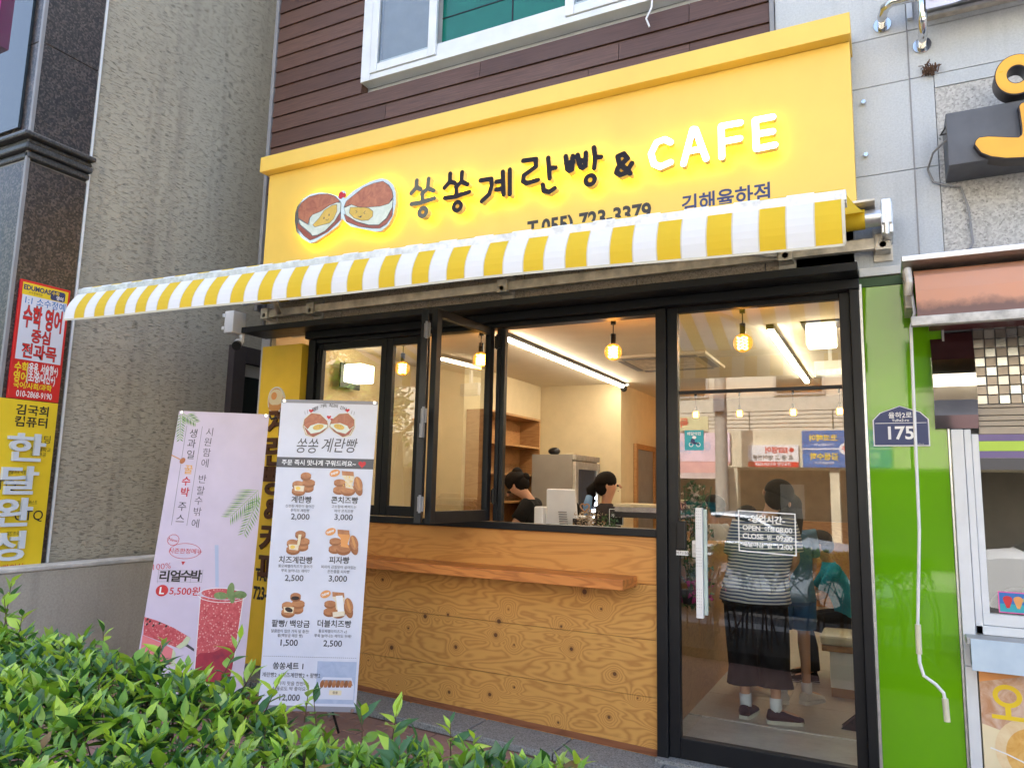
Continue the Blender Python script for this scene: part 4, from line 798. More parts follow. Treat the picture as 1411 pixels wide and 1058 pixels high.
for (a, b), (c, d) in zip(pr[:-1], pr[1:]): m_.add([(.165, a, b), (2.6, a, b), (2.6, c, d), (.165, c, d)], [(0, 1, 2, 3)])
m_.build('cloth', 'ocl', oa, smooth='all')
box('front_bar', mat('grimy_white_bar', (.48, .47, .44), .5, .1, .35, 18), (.135, 2.6, -.535, -.49, 2.405, 2.452), oa, .004)
box('cover_bar', 'alu', (.11, 2.6, -.42, -.062, 2.77, 2.80), oa, .004)
m_ = MB(); m_.box(.12, .155, -.30, -.05, 2.55, 2.766); m_.tube([(.135, -.38, 2.74), (.14, -.40, 2.66), (.135, -.38, 2.60)], .02, 8); m_.tube([(.115, -.33, 2.72), (.15, -.33, 2.72)], .03, 10); m_.build('end_bracket', 'dsteel', oa, bevel=.002)
rs2 = thing('snack_shop_front', 'white framed right shop front with steel mosaic, striped blind and marble counter', 'shop front', (1.2, 0, 0))
m_ = MB()
pr = [(-.012, 2.46), (-.05, 2.40), (-.085, 2.30), (-.10, 2.22), (-.105, 2.15), (-.10, 2.08), (-.08, 2.0), (-.06, 1.93), (-.03, 1.93), (-.012, 1.93)]
for (a, b), (c, d) in zip(pr[:-1], pr[1:]): m_.add([(.238, a, b), (.437, a, b), (.437, c, d), (.238, c, d)], [(0, 1, 2, 3)])
for x in (.238, .437): m_.add([(x, a, b) for a, b in pr], [tuple(range(len(pr)))])
m_.build('steel_cheek', mat('mirror_steel_sheet', (.55, .53, .52), .09, 1, .1, 2), rs2, smooth=True)
M['st'] = [mat('mosaic_steel_a', (.40, .41, .39), .25, 1, .05), mat('mosaic_steel_b', (.20, .175, .15), .35, .9, .1), mat('mosaic_steel_c', (.40, .38, .34), .3, 1, .1)]
MSZ = .0505; mt_ = {}
for i in range(14):
    for j in range(9):
        key = ((i + j) % 2, (i * 7 + j * 3) % 3)
        mtl = M['st'][1] if (i + j) % 2 else M['st'][0 if (i * 5 + j) % 3 else 2]
        o = box('mosaic_tile', mtl, (.441 + i * MSZ, .441 + i * MSZ + .047, -.020, -.006, 2.06 + j * MSZ, 2.06 + j * MSZ + .047), rs2, .002)
box('mosaic_backing', 'grey', (.44, 2.6, -.006, .0, 2.05, 2.80), rs2, 0); box('red_header', mat('deep_red_panel', (.12, .02, .02), .5), (.236, 2.6, -.30, -.02, 2.47, 2.56), rs2, 0)
for k, (z0, z1) in enumerate(((2.04, 2.056), (2.0, 2.036), (1.972, 1.996), (1.943, 1.968), (1.90, 1.939))): box('blind_slat', mat('beige_slat', (.42, .36, .28), .6), (.44, 2.6, -.03 - .002 * k, -.006, z0, z1), rs2, .002)
for z0, z1, c in ((1.864, 1.899, 'pur'), (1.812, 1.863, 'lime'), (1.776, 1.811, 'pur'), (1.715, 1.775, 'dk')): box('coloured_stripe', I[c], (.43, 2.6, -.034, -.008, z0, z1), rs2, 0)
box('shop_wall', 'lowc', (.31, 2.6, -.004, .03, -.2, .70), rs2, 0)
m_ = MB(); m_.box(.308, .365, -.07, -.004, .72, 1.925); m_.box(.308, .36, -.065, -.004, -.15, .718); m_.box(.368, .400, -.06, -.004, .88, 1.925); m_.box(.402, .434, -.05, -.004, .96, 1.90); m_.box(.368, 2.6, -.06, -.004, .88, .925); m_.box(.402, 2.6, -.052, -.004, .927, .985); m_.build('white_frame', 'wfr', rs2, bevel=.003)
box('pane', GLASS, (.434, 2.6, -.03, -.024, .985, 1.78), rs2, 0)
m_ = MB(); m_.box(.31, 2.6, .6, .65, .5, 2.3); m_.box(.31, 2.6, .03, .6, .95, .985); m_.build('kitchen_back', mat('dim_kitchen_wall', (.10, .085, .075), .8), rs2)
MB().tube([(.62, .2, .99), (.62, .2, 1.10), (.70, .2, 1.13), (.78, .2, 1.10)], .01, 6).build('kitchen_tap', 'steel', rs2)
MB().ball((.62, .22, 1.0), (.16, .12, .10), 18, 8).build('steel_dome_lid', mat('smoky_lid', (.05, .05, .05), .3, .1), rs2, smooth='all')
m_ = MB(); m_.box(.315, 2.6, -.19, -.004, .845, .878); m_.build('sill', mat('dusty_sill', (.42, .42, .42), .6, 0, .1), rs2, bevel=.004)
M['bmar'] = m_concrete('pale_blue_marble_print', (.52, .64, .74), (.40, .52, .64), .3, 3, .4)
box('marble_apron', 'bmar', (.33, 2.6, -.20, -.192, .725, .876), rs2, .002)
box('counter_core', 'grey', (.335, 2.6, -.191, -.01, .735, .843), rs2, 0)
box('painted_shade_strip', 'rub', (.362, 2.6, -.06, -.006, .70, .722), rs2, 0)  # solid dark strip stands in for the shade below the counter
pf = box('menu_poster', I['cr'], (.368, 1.3, -.055, -.0075, -.1, .698), rs2, .002)
cv = Canvas(lambda u, v, h: (.368 + u, -.0555 - h, .698 - v)); P1 = m_paint('pancake_gold', (.62, .30, .05), (.78, .50, .16)); P2 = m_paint('pancake_rim', (.72, .52, .28), (.80, .66, .42))
cv.rect(.0, .0, .9, .06, I['o'], .0005); cv.poly([(0, .05), (.2, .0), (.9, .0), (.9, .5), (0, .25)], m_paint('poster_blur', (.50, .25, .12), (.68, .52, .42)), .0008); cv.ell(.20, .36, .15, .16, P2, .0012, n=30); cv.ell(.21, .37, .115, .125, P1, .0016, n=30); cv.ell(.17, .58, .15, .14, P2, .0018, n=30); cv.ell(.18, .59, .11, .10, P1, .0022, n=30); cv.line([(.03, .36), (.1, .38), (.2, .42), (.32, .43)], .006, I['w'], .003)
cv.ring(.115, .105, .062, .055, .022, I['y'], .003); cv.rect(.103, .158, .127, .20, I['y'], .0031); cv.rect(.045, .198, .185, .218, I['y'], .0032); cv.done('poster_print', pf)
cv = Canvas(lambda u, v, h: (.475 + u, -.0315 - h, 1.098 - v)); cv.rect(0, 0, .22, .105, I['pk'], .0005); cv.rect(.005, .005, .215, .10, I['blue'], .001); cv.rect(.005, .06, .215, .10, I['teal'], .0014)
for u, c in ((.04, 'r'), (.085, 'o'), (.125, 'g2'), (.17, 'r')): cv.ell(u, .035, .02, .015, I[c], .002); cv.poly([(u - .02, .04), (u + .02, .04), (u + .006, .08), (u - .006, .08)], I[c], .0024)
cv.done('ice_cream_sticker', rs2)
# ================================================================ banner stands
def sheet(TL, TR, BL, BR, W, H):
    TL, TR, BL, BR = map(Vector, (TL, TR, BL, BR)); n = (TR - TL).cross(BL - TL).normalized()
    if n.y > 0: n = -n
    def fn(u, v, h):
        a, b = u / W, v / H; p = (TL * (1 - a) + TR * a) * (1 - b) + (BL * (1 - a) + BR * a) * b + n * (h + .0005)
        return (p.x, p.y, p.z)
    return fn, n
def stand(name, label, fn, n, W, H, sheet_m, foot):
    bs = thing(name, label, 'banner stand', foot)
    m_ = MB(); K = 12
    for i in range(6):
        for j in range(K): m_.add([fn(W * a / 6, H * b / K, -.0004) for a, b in ((i, j), (i + 1, j), (i + 1, j + 1), (i, j + 1))], [(0, 1, 2, 3)]); m_.add([fn(W * a / 6, H * b / K, -.0012) for a, b in ((i, j + 1), (i + 1, j + 1), (i + 1, j), (i, j))], [(0, 1, 2, 3)])
    m_.build('banner_sheet', sheet_m, bs, smooth='all')
    c = Vector(fn(W / 2, H * .55, -.05)); f = Vector(foot)
    for u, v in ((.02, .01), (W - .02, .01), (.02, H - .01), (W - .02, H - .01)):
        p = Vector(fn(u, v, -.012)); MB().tube([c, (c + p) / 2 + n * -.03, p], .005, 6).build('cross_rod', 'grey', bs, smooth=True)
        q = Vector(fn(u, v, 0)); MB().tube([q - n * .012, q + n * .004], .011, 10).build('corner_eyelet', 'steel', bs, smooth=True)
    MB().tube([c, (f.x, f.y, f.z + .02)], .010, 8).build('rear_leg', 'grey', bs, smooth=True)
    for s in (-1, 1): MB().tube([fn(W / 2, H * .8, -.03), (f.x + s * .25, f.y - .30 + s * .1, f.z + .012)], .008, 6).build('foot', 'blk2', bs, smooth=True)
    return bs
W2, H2 = .60, 1.87
fn2, n2 = sheet((-3.442, -1.12, 2.09), (-2.882, -.85, 2.088), (-3.40, -1.188, .22), (-2.882, -.921, .22), W2, H2)
b2 = stand('menu_banner_stand', 'white menu banner with egg bread pictures and prices standing before the plywood counter', fn2, n2, W2, H2, I['paper'], (-3.35, -.60, gz(-3.3)))
cv = Canvas(fn2)
def q2(x, y):
    v = (y - 25 - .04 * (x - 478)) / 978; l = 478 - 83 * v; r = 785 - 60 * v; return ((x - l) / (r - l) * W2, v * H2)
cv.rect(0, 0, W2, .022, I['gy'], .0006); cv.rect(0, H2 - .03, W2, H2, I['gy'], .0006)
for i, ch in enumerate('♥영양 가득 최고의 간식♥'):
    a = (i - 6.5) / 6.5; u, v = q2(630 + a * 58, 48 + a * a * 18)
    if ch == '♥': cv.heart(u, v, .014, I['r'])
    elif ch != ' ': cv.text(ch, u, v, .026, I['dk'], .01, rot=-a * .35)
cv.done('printed_arc_slogan', b2); cv = Canvas(fn2)
PBN = m_paint('printed_crust', (.36, .13, .05), (.56, .26, .11)); PBD = m_paint('printed_crust_side', (.24, .085, .03), (.38, .15, .06)); PCH = m_paint('printed_cheese', (.70, .56, .34), (.80, .74, .60))
def bunpic(u, v, s, flip):
    f = -1 if flip else 1; P = lambda pts: [(u + f * a * s, v + b * s) for a, b in pts]
    def scl(pts, k): return P([(a * k, b * k) for a, b in pts])
    o = [(-.48, .1), (-.45, -.2), (-.2, -.45), (.15, -.42), (.45, -.15), (.5, .1), (.3, .3), (-.05, .5), (-.35, .42)]
    cv.poly(scl(o, 1.08), PCH, .001); cv.poly(P([(-.45, .1), (-.3, .4), (-.05, .5), (.3, .3), (.48, .08), (.2, .2)]), PB, .0014)
    cv.poly(P([(-.46, .08), (-.42, -.05), (.5, -.05), (.46, .1), (.2, .3), (-.15, .38)]), I['eg'], .0018); cv.poly(P([(-.46, .05), (-.45, -.2), (-.2, -.45), (.15, -.42), (.45, -.15), (.5, 0), (.1, -.06), (-.2, .05), (-.3, .2)]), PT, .0022)
    cv.ell(u + f * .12 * s, v + .1 * s, .22 * s, .11 * s, PY, .0026, rot=-.25 * f); cv.line(scl(o + [o[0]], 1.0), .0022, I['br'], .0028)
    for k in (-1, 1): cv.ell(u + f * .12 * s + k * .05 * s, v + .08 * s, .009 * s, .014 * s, I['dk'], .0032)
u, v = q2(586, 112); bunpic(u, v, .155, 0); cv.done('printed_bun', b2); cv = Canvas(fn2); u, v = q2(672, 113); bunpic(u, v, .155, 1)
u, v = q2(629, 88); cv.heart(u, v, .014, I['r']); u, v = q2(637, 95); cv.heart(u, v, .008, I['r'])
for x, y, d in ((553, 78, -1), (561, 74, -1), (700, 78, 1), (708, 82, 1)): u, v = q2(x, y); cv.line([(u, v), (u + d * .004, v - .022)], .002, I['dk'])
cv.done('printed_bun', b2); cv = Canvas(fn2)
u, v = q2(560, 182); cv.text('쏭쏭', u, v, .098, I['dk'], .0, sx=.78, sy=1.05, shear=.18); u, v = q2(663, 182); cv.text('계란빵', u, v, .10, I['dk'], .0, sx=.80, sy=1.0, shear=.18)
cv.done('printed_logo', b2); cv = Canvas(fn2)
u0, v0 = q2(462, 217); u1, v1 = q2(772, 250); cv.rect(0, .368, W2, .432, I['band'], .0008); cv.text('주문 즉시 맛나게 구워드려요~', .262, .40, .037, I['w'], .02); cv.heart(.53, .402, .024, I['r'])
items = [(545, 303, 540, 357, '계란빵', 535, 378, ('신선한 계란이 들어간', '추억의 계란빵'), 536, 413, '2,000', 0), (688, 307, 680, 361, '콘치즈빵', 678, 382, ('고소함에 빠져드는', '마약 콘치즈빵'), 677, 417, '3,000', 1),
         (527, 490, 521, 548, '치즈계란빵', 520, 568, ('통모짜렐라치즈가 들어가', '쭈욱 늘어나는 재미♡'), 516, 606, '2,500', 2), (675, 495, 664, 551, '피자빵', 662, 573, ('피자의 감칠맛이 살아있는', '든든쫄쫄 피자빵'), 660, 610, '3,000', 3),
         (511, 684, 505, 744, '팥빵/ 백앙금', 503, 767, ('달콤함이 입안 가득 달 충전!', '팥(백앙금 태운 빵)'), 500, 803, '1,500', 4), (660, 690, 650, 747, '더블치즈빵', 645, 770, ('통모짜렐라치즈가 x2', '쭈욱 늘어나는 재미도 두배!'), 645, 808, '2,500', 5)]
def bun(u, v, a, b, rot=0, m1=None, m2=None, h=.001):
    cv.ell(u, v + b * .45, a, b, m2 or PBD, h, rot, 18); cv.ell(u, v, a, b * .85, m1 or PBN, h + .0003, rot, 18)
rn = random.Random(3)
cv.done('printed_header', b2)
for px, py, nx, ny, nm, dx, dy, ds, qx, qy, pr_, k in items:
    cv = Canvas(fn2)
    u, v = q2(px, py); s = .001 * 1.92
    P = lambda a, b: (u + a * s, v + b * s)
    if k in (1, 3, 5):
        bun(*P(-24, 20), 20 * s, 12 * s, h=.001); bun(*P(-24, -4), 19 * s, 11 * s, h=.0016); bun(*P(4, 18), 24 * s, 16 * s, h=.0022)
        cv.poly([P(-18, -32), P(18, -34), P(22, -20), P(16, 4), P(22, 18), P(-4, 14), P(-8, -12), P(-18, -22)], PCH if k != 3 else I['o'], .0032); cv.poly([P(-20, -40), P(18, -38), P(20, -24), P(-18, -26)], PBN, .0034)
        if k == 1:
            for _ in range(18): cv.ell(*P(rn.uniform(-12, 16), rn.uniform(-24, 12)), 1.8 * s, 1.6 * s, I['yo'], .0037)
        bun(*P(36, 0), 13 * s, 28 * s, -.35, h=.0038); cv.ell(*P(35, -2), 4 * s, 20 * s, I['b3'], .0046, -.35)
        if k == 5: cv.poly([P(-8, -28), P(14, -30), P(24, 24), P(4, 28)], I['w'], .0042); cv.poly([P(-14, 22), P(24, 18), P(26, 32), P(-12, 38)], PCH, .0044)
        a_, b_ = q2(px - 40, py - 34); cv.ell(a_, b_, .033, .022, I['o'], .003, -.35); cv.text('new', a_, b_, .028, I['w'], .02, rot=.35, h=.0034)
    else:
        bun(*P(16, 14), 20 * s, 12 * s, h=.001); bun(*P(18, -2), 21 * s, 12 * s, h=.0016); bun(*P(-16, 4), 18 * s, 12 * s, h=.0022); bun(*P(8, -24), 17 * s, 12 * s, h=.003); bun(*P(-12, 24), 22 * s, 13 * s, h=.0038)
        cv.poly([P(-28, 10), P(6, 10), P(4, 28), P(-24, 26)], PCH if k != 4 else I['cr'], .0046); 
        if k == 4: cv.ell(*P(-10, 18), 13 * s, 7 * s, I['choc'], .005, .3); cv.ell(*P(8, -18), 13 * s, 6 * s, I['choc'], .005, 0)
        else: cv.ell(*P(-14, 18), 8 * s, 6 * s, I['yo'], .005)
        if k == 2: cv.poly([P(2, -22), P(12, -22), P(8, 12), P(0, 14)], I['cr'], .0052)
    u, v = q2(nx, ny); cv.text(nm, u, v, .046, I['k'], .012); 
    for i, l in enumerate(ds): u, v = q2(dx, dy + i * 14); cv.text(l, u, v, .0215, I['dk'], 0, sx=.95)
    u, v = q2(qx, qy); cv.text(pr_, u, v, .050, I['dk'], .010, sx=1.05)
    cv.done('printed_menu_item', b2)
cv = Canvas(fn2)
for i in range(46): cv.rect(.01 + i * .0125, 1.562, .018 + i * .0125, 1.5645, I['gy'])
u, v = q2(497, 871); cv.text('쏭쏭세트 1', u, v, .044, I['k'], .012); cv.text('계란빵2 + 치즈계란빵2 + 팥빵2', .19, 1.668, .030, I['dk'], .003, sx=.92); cv.text('세 가지 맛을 한번에!', .19, 1.715, .026, I['dk']); cv.text('선물로도 딱 좋아요~', .19, 1.745, .026, I['dk']); cv.text('12,000', .19, 1.797, .05, I['dk'], .008)
PHB = m_paint('photo_backdrop', (.36, .44, .60), (.46, .53, .68)); cv.rect(.345, 1.585, .585, 1.825, PHB, .0008); cv.poly([(.36, 1.72), (.385, 1.675), (.56, 1.675), (.58, 1.72), (.58, 1.80), (.36, 1.80)], I['paper'], .0012); cv.poly([(.37, 1.72), (.39, 1.69), (.555, 1.69), (.572, 1.72)], I['gy'], .0016)
for i in range(8): cv.ell(.382 + i * .0245, 1.715, .012, .024, PBN if i % 2 else PBD, .002, .15)
cv.poly([(.36, 1.735), (.58, 1.73), (.575, 1.80), (.362, 1.80)], I['paper'], .0026); cv.rect(.43, 1.748, .505, 1.775, I['cr'], .003); cv.text('쏭쏭', .467, 1.761, .018, I['br'], .01, h=.0034)
cv.done('printed_set_offer', b2)
W1, H1 = .62, 1.87
fn1, n1 = sheet((-4.418, -1.10, 2.043), (-3.865, -.80, 2.033), (-4.452, -1.25, .18), (-3.794, -.94, .18), W1, H1)
b1 = stand('juice_banner_stand', 'pale pink watermelon juice banner standing before the alley left of the menu banner', fn1, n1, W1, H1, I['lil'], (-4.25, -.65, gz(-4.2)))
cv = Canvas(fn1)
def q1(x, y):
    v = (y - 60 - .04 * (x - 154)) / 906; l = 154 - 156 * v; r = 439 - 89 * v; return ((x - l) / (r - l) * W1, v * H1)
def z5(x, y): return q1((200 + x / 4.81 - 180) * 2.3, (560 + y / 4.81 - 540) * 2.3)
def z6(x, y): return q1((180 + x / 5.29 - 180) * 2.3, (760 + y / 5.29 - 540) * 2.3)
for ch, x, y in (('시', 425, 180), ('원', 412, 250), ('함', 405, 325), ('에', 392, 400), ('반', 375, 510), ('할', 362, 590), ('수', 348, 660), ('밖', 340, 735), ('에', 325, 815)): cv.text(ch, *z5(x, y), .062, I['dk'], -.008, sy=1.05)
for ch, x, y, c in (('생', 318, 190, 'dk'), ('과', 305, 262, 'dk'), ('일', 297, 340, 'dk'), ('꿀', 282, 445, 'skin'), ('수', 266, 525, 'r'), ('박', 258, 600, 'r'), ('주', 238, 700, 'dk'), ('스', 225, 780, 'dk')): cv.text(ch, *z5(x, y), .064, I[c], .0 if c == 'dk' else .018, sy=1.05)
cv.line([z5(275, 135), z5(165, 825)], .0028, I['gy']); cv.line([z5(378, 140), z5(268, 830)], .0028, I['gy'])
cv.line([z5(170, 343), z5(235, 378)], .007, I['b3']); cv.ell(*z5(243, 383), .017, .022, I['b1'], .0014, .5)
def frond(x0, y0, x1, y1, n, L, c, side=1, tile=.3):
    a = Vector(z5(x0, y0)); b = Vector(z5(x1, y1)); d = (b - a).normalized(); pr = Vector((-d.y, d.x)); cv.line([tuple(a), tuple(b)], .004, I[c], .001)
    for i in range(n):
        t = i / (n - 1); p = a + (b - a) * t; l = L * (1 - .5 * t)
        for s in (-1, 1):
            q = p + (d * .75 + pr * s * .85).normalized() * l; w_ = pr * .004 + d * .002
            if q.x < .001 or q.x > W1 - .001 or q.y < 0: q = p + (q - p) * max(.1, min(1, ((W1 - .002 - p.x) / (q.x - p.x + 1e-6)) if q.x > W1 else (p.x / (p.x - q.x + 1e-6)) if q.x < 0 else 1))
            if q.x < 0 or q.x > W1 or q.y < .003 or p.x < 0 or p.x > W1: continue
            m__ = (p + q) / 2; nn = Vector((-(q - p).y, (q - p).x)).normalized() * .0042
            cv.poly([tuple(p), tuple(m__ + nn), tuple(q), tuple(m__ - nn)], I['g' if i % 2 else c], .0012 + .00012 * (i % 7) + (.0009 if s > 0 else 0))
frond(745, 590, 560, 770, 15, .13, 'g2'); frond(750, 640, 650, 880, 13, .09, 'g2'); frond(248, 45, 330, 110, 9, .075, 'g2'); frond(235, 60, 228, 230, 10, .06, 'g2')
cv.ring(*z5(177, 925), .036, .036, .003, I['r'], .001, 24, .06); cv.text('New', *z5(177, 925), .030, I['r'], 0, rot=-.2)
cv.ring(*z5(255, 1000), .098, .052, .003, I['r'], .0008); cv.ell(*z5(177, 925), .030, .030, I['lil'], .0009); cv.text('시즌한정메뉴', *z5(258, 1000), .038, I['r'], .0, sx=1.0)
a_ = z6(372, 132); cv.poly([(a_[0] - .012, a_[1] - .012), (a_[0] + .012, a_[1] - .012), (a_[0], a_[1] + .012)], I['r'])
cv.text('100%', *z6(218, 152), .055, I['r'], -.012, rot=.15)
for i, (ch, x) in enumerate((('리', 235), ('얼', 316), ('수', 393), ('박', 470))): cv.text(ch, *z6(x, 222), .078, I['k'], .028)
for a, b in (((185, 180), (515, 188)), ((178, 262), (510, 270))): cv.line([z6(*a), z6(*b)], .002, I['gy'])
for x in (190, 272, 352, 432, 515): cv.line([z6(x + 4, 178), z6(x - 8, 274)], .002, I['gy'])
cv.ell(*z6(217, 327), .0375, .0375, I['r'], .001); cv.text('L', *z6(217, 327), .062, I['w'], .03); cv.text('5,500원', *z6(385, 333), .062, I['r'], .012, sx=.98)
t = Mt('crushed_watermelon_print'); v = t.vor((1, 1, 1), 55); f = t.noise((1, 1, 1), 45, 5, .7); t.base(t.mix(t.ramp(v.outputs['Distance'], [(.15, (1, 1, 1)), (.35, (0, 0, 0))]), t.ramp(f, [(.3, (.42, .03, .045)), (.75, (.68, .14, .16))]), (.75, .38, .36))); RJ = t.m
t = Mt('dark_syrup_print'); f = t.noise((1, 1, 1), 22, 4); t.base(t.ramp(f, [(.3, (.24, .015, .05)), (.7, (.42, .025, .05))])); RD = t.m
cv.poly([z6(x, y) for x, y in ((605, 0), (632, 0), (634, 320), (610, 320))], I['sky'], .0008)
cv.poly([z6(x, y) for x, y in ((500, 375), (815, 388), (740, 850), (715, 960), (560, 985), (500, 975), (452, 950), (470, 800))], RJ, .0012); cv.poly([z6(x, y) for x, y in ((466, 800), (500, 770), (600, 765), (700, 720), (760, 740), (735, 870), (712, 955), (560, 983), (500, 972), (455, 948))], RD, .0016)
cv.ell(*z6(660, 352), .145, .042, I['lil'], .0020, .03, 30); cv.ell(*z6(660, 355), .125, .034, RJ, .0024, .03, 30); cv.ring(*z6(660, 365), .148, .048, .004, I['w'], .0028, 34)
MG = m_paint('mint_print', (.08, .16, .04), (.22, .33, .13))
for x, y, a, b, r_ in ((650, 368, .042, .024, .05), (790, 362, .042, .025, .05), (722, 335, .022, .055, .05), (735, 385, .016, .035, -.1)): cv.ell(*z6(x, y), a, b, MG, .0034, r_); 
cv.line([z6(500, 375), z6(455, 950)], .004, I['w'], .002); cv.line([z6(815, 388), z6(745, 850)], .005, I['w'], .002)
cv.poly([z6(x, y) for x, y in ((88, 512), (180, 540), (300, 590), (430, 665), (405, 710), (350, 740), (215, 690), (80, 640))], RJ, .0012); cv.poly([z6(x, y) for x, y in ((430, 665), (405, 712), (350, 742), (320, 725), (370, 690), (400, 650))], I['rind'], .0016)
cv.poly([z6(x, y) for x, y in ((76, 640), (200, 690), (300, 740), (300, 850), (50, 830))], I['red3'], .0018); cv.poly([z6(x, y) for x, y in ((300, 735), (320, 770), (310, 860), (280, 860))], I['rind'], .002)
for x, y in ((112, 530), (130, 545), (108, 565), (155, 575), (200, 560), (250, 580)): cv.ell(*z6(x, y), .006, .009, I['k'], .0022, .6)
cv.poly([z6(x, y) for x, y in ((395, 700), (455, 740), (455, 760), (380, 715))], I['dk'], .001)
cv.done('printed_poster', b1)
MB().tube([(-3.84, -.82, 2.02), (-3.80, -.84, 1.995), (-3.77, -.82, 2.01)], .008, 6).build('loose_clip', 'blk2', b1, smooth=True)
# ================================================================ interior fittings
EB = emis('warm_filament', (1, .46, .08), 50); ET = emis('tube_diffuser', (1, .88, .68), 13.5); EQ = emis('square_lamp_glow', (1, .84, .60), 2.0)
def pendant(x, y, z, label, s=1.0, zt=2.9):
    t = thing('pendant_lamp', label, 'pendant lamp', (x, y, zt), 'round amber bulb pendants under the cafe ceiling')
    MB().tube([(x, y, zt - .001), (x, y, zt - .07)], .020 * s, 10).build('ceiling_socket', 'blk2', t, smooth=True); MB().tube([(x, y, zt - .07), (x, y, z + .14 * s)], .004, 6).build('cord', 'blk2', t)
    MB().tube([(x, y, z + .14 * s), (x, y, z + .055 * s)], .021 * s, 10).build('lamp_holder', 'blk2', t, smooth=True)
    b = MB(); b.ball((x, y, z), .068 * s, 18, 12); b = b.build('bulb', GLASSB, t, smooth='all')
    f = MB()
    for k in range(4):
        zz_ = z - .038 * s + k * .024 * s; pts = [(x + .030 * s * math.cos(a) * (1 + .25 * (a % 1.2)), y + .030 * s * math.sin(a), zz_ + .006 * s * math.sin(a * 4)) for a in [2 * math.pi * i / 14 for i in range(15)]]; f.tube(pts, .0020 * s, 5)
    f.build('filament', EB, b)
pendant(-1.848, .7, 2.615, 'round amber bulb pendant seen through the open serving window'); pendant(-.876, .68, 2.615, 'round amber bulb pendant right behind the door transom glass'); pendant(-3.02, .7, 2.625, 'round amber bulb pendant seen through the folded window leaf'); pendant(-3.93, .85, 2.62, 'round amber bulb pendant behind the left fixed window pane')
for x, l in ((-2.3, 'small far amber bulb left of the far row over the dining area'), (-1.72, 'small far amber bulb second in the far row over the dining area'), (-1.05, 'small far amber bulb third in the far row over the dining area'), (-.5, 'small far amber bulb rightmost in the far row near the right wall')): pendant(x, 5.4, 2.60, l, .8)
tk = thing('lamp_track', 'black ceiling track holding the amber bulb behind the door', 'lamp track', (-1, .68, 2.9)); box('rail', 'blk2', (-1.33, -.64, .66, .70, 2.885, 2.8995), tk, .002)
tk = thing('lamp_track', 'black ceiling track above the serving window bulb', 'lamp track', (-2.3, .7, 2.9)); box('rail', 'blk2', (-3.3, -1.75, .68, .72, 2.885, 2.8995), tk, .002)
for x, y0, y1, l in ((-2.93, .95, 4.15, 'long glowing tube light on a black rail above the kitchen'), (-.79, 1.45, 4.45, 'long glowing tube light on the ceiling behind the door transom')):
    t = thing('tube_light', l, 'tube light', (x, (y0 + y1) / 2, 2.9)); box('housing', 'blk2', (x - .03, x + .03, y0 - .02, y1 + .02, 2.862, 2.8995), t, .002); box('diffuser', ET, (x - .022, x + .022, y0, y1, 2.838, 2.861), t, .003)
def sqlamp(x, y, z, l, wall=False):
    t = thing('square_lamp', l, 'lamp', (x, y, z)); r = .105
    box('mount', 'blk2', (x - .14, x + .14, y - .14, y + .14, z + .085, z + .10) if not wall else (x - .12, x - .10, y - .15, y + .15, z - .14, z + .10), t, .003)
    box('shade', EQ, (x - r, x + r, y - r, y + r, z - .085, z + .085), t, .012)
sqlamp(-.42, 1.55, 2.80, 'white glowing square ceiling lamp at the top right of the door glass'); sqlamp(-4.55, 1.0, 2.62, 'white glowing square lamp on the yellow lit wall behind the left window', True)
ac = thing('ceiling_air_conditioner', 'white four way cassette air conditioner in the cafe ceiling', 'air conditioner', (-2, 2.8, 2.9))
box('panel', 'creamc', (-2.45, -1.5, 2.35, 3.3, 2.87, 2.8995), ac, .006)
for a in ((-2.35, -1.6, 2.40, 2.47), (-2.35, -1.6, 3.18, 3.25), (-2.42, -2.35, 2.5, 3.15), (-1.6, -1.53, 2.5, 3.15)): box('louvre', 'grey', (*a, 2.862, 2.869), ac, .002)
m_ = MB()
for i in range(12): m_.box(-2.28, -1.67, 2.52 + i * .05, 2.54 + i * .05, 2.863, 2.869)
m_.build('grille', 'dsteel', ac)
el = thing('emergency_light', 'white twin reflector emergency light high on the right side of the room', 'emergency light', (-.40, 2.4, 2.62)); box('housing', 'white', (-.545, -.28, 2.40, 2.46, 2.60, 2.745), el, .006); box('lens', 'alu', (-.535, -.29, 2.392, 2.399, 2.61, 2.67), el, .002); box('ceiling_stem', 'white', (-.43, -.40, 2.41, 2.45, 2.745, 2.8995), el, .002)
sc_ = thing('dome_camera', 'small black dome camera at the end of the kitchen tube light', 'camera', (-2.93, 4.2, 2.85)); box('bracket', 'white', (-2.96, -2.86, 4.185, 4.245, 2.86, 2.8995), sc_, .003); MB().ball((-2.93, 4.215, 2.83), .045, 12, 8).build('dome', 'blk2', sc_, smooth='all')
# order counter
oc = thing('order_counter', 'wood sided order counter behind the serving window and door', 'counter', (-2.4, 1.1, .1))
box('side_panel', 'oak', (-1.29, -1.25, .12, 2.1, .1, 1.12), oc, .003); box('front_panel', 'oak', (-4.0, -1.292, 1.3, 1.33, .1, 1.12), oc, .003); box('worktop', mat('pale_worktop', (.50, .47, .42), .35), (-4.0, -1.24, .10, 1.35, 1.122, 1.155), oc, .004); box('rear_top', 'oak', (-1.60, -1.24, 1.352, 2.15, 1.122, 1.155), oc, .004)
ps = thing('cash_register', 'white till with its tilted screen back turned to the serving window', 'cash register', (-2.3, .75, 1.155))
m_ = MB(); m_.hexa([(-2.43, .78, 1.20), (-2.19, .86, 1.20), (-2.19, .90, 1.20), (-2.43, .82, 1.20), (-2.37, .64, 1.56), (-2.16, .72, 1.56), (-2.16, .75, 1.56), (-2.37, .67, 1.56)]); m_.build('screen', 'white', ps, bevel=.012)
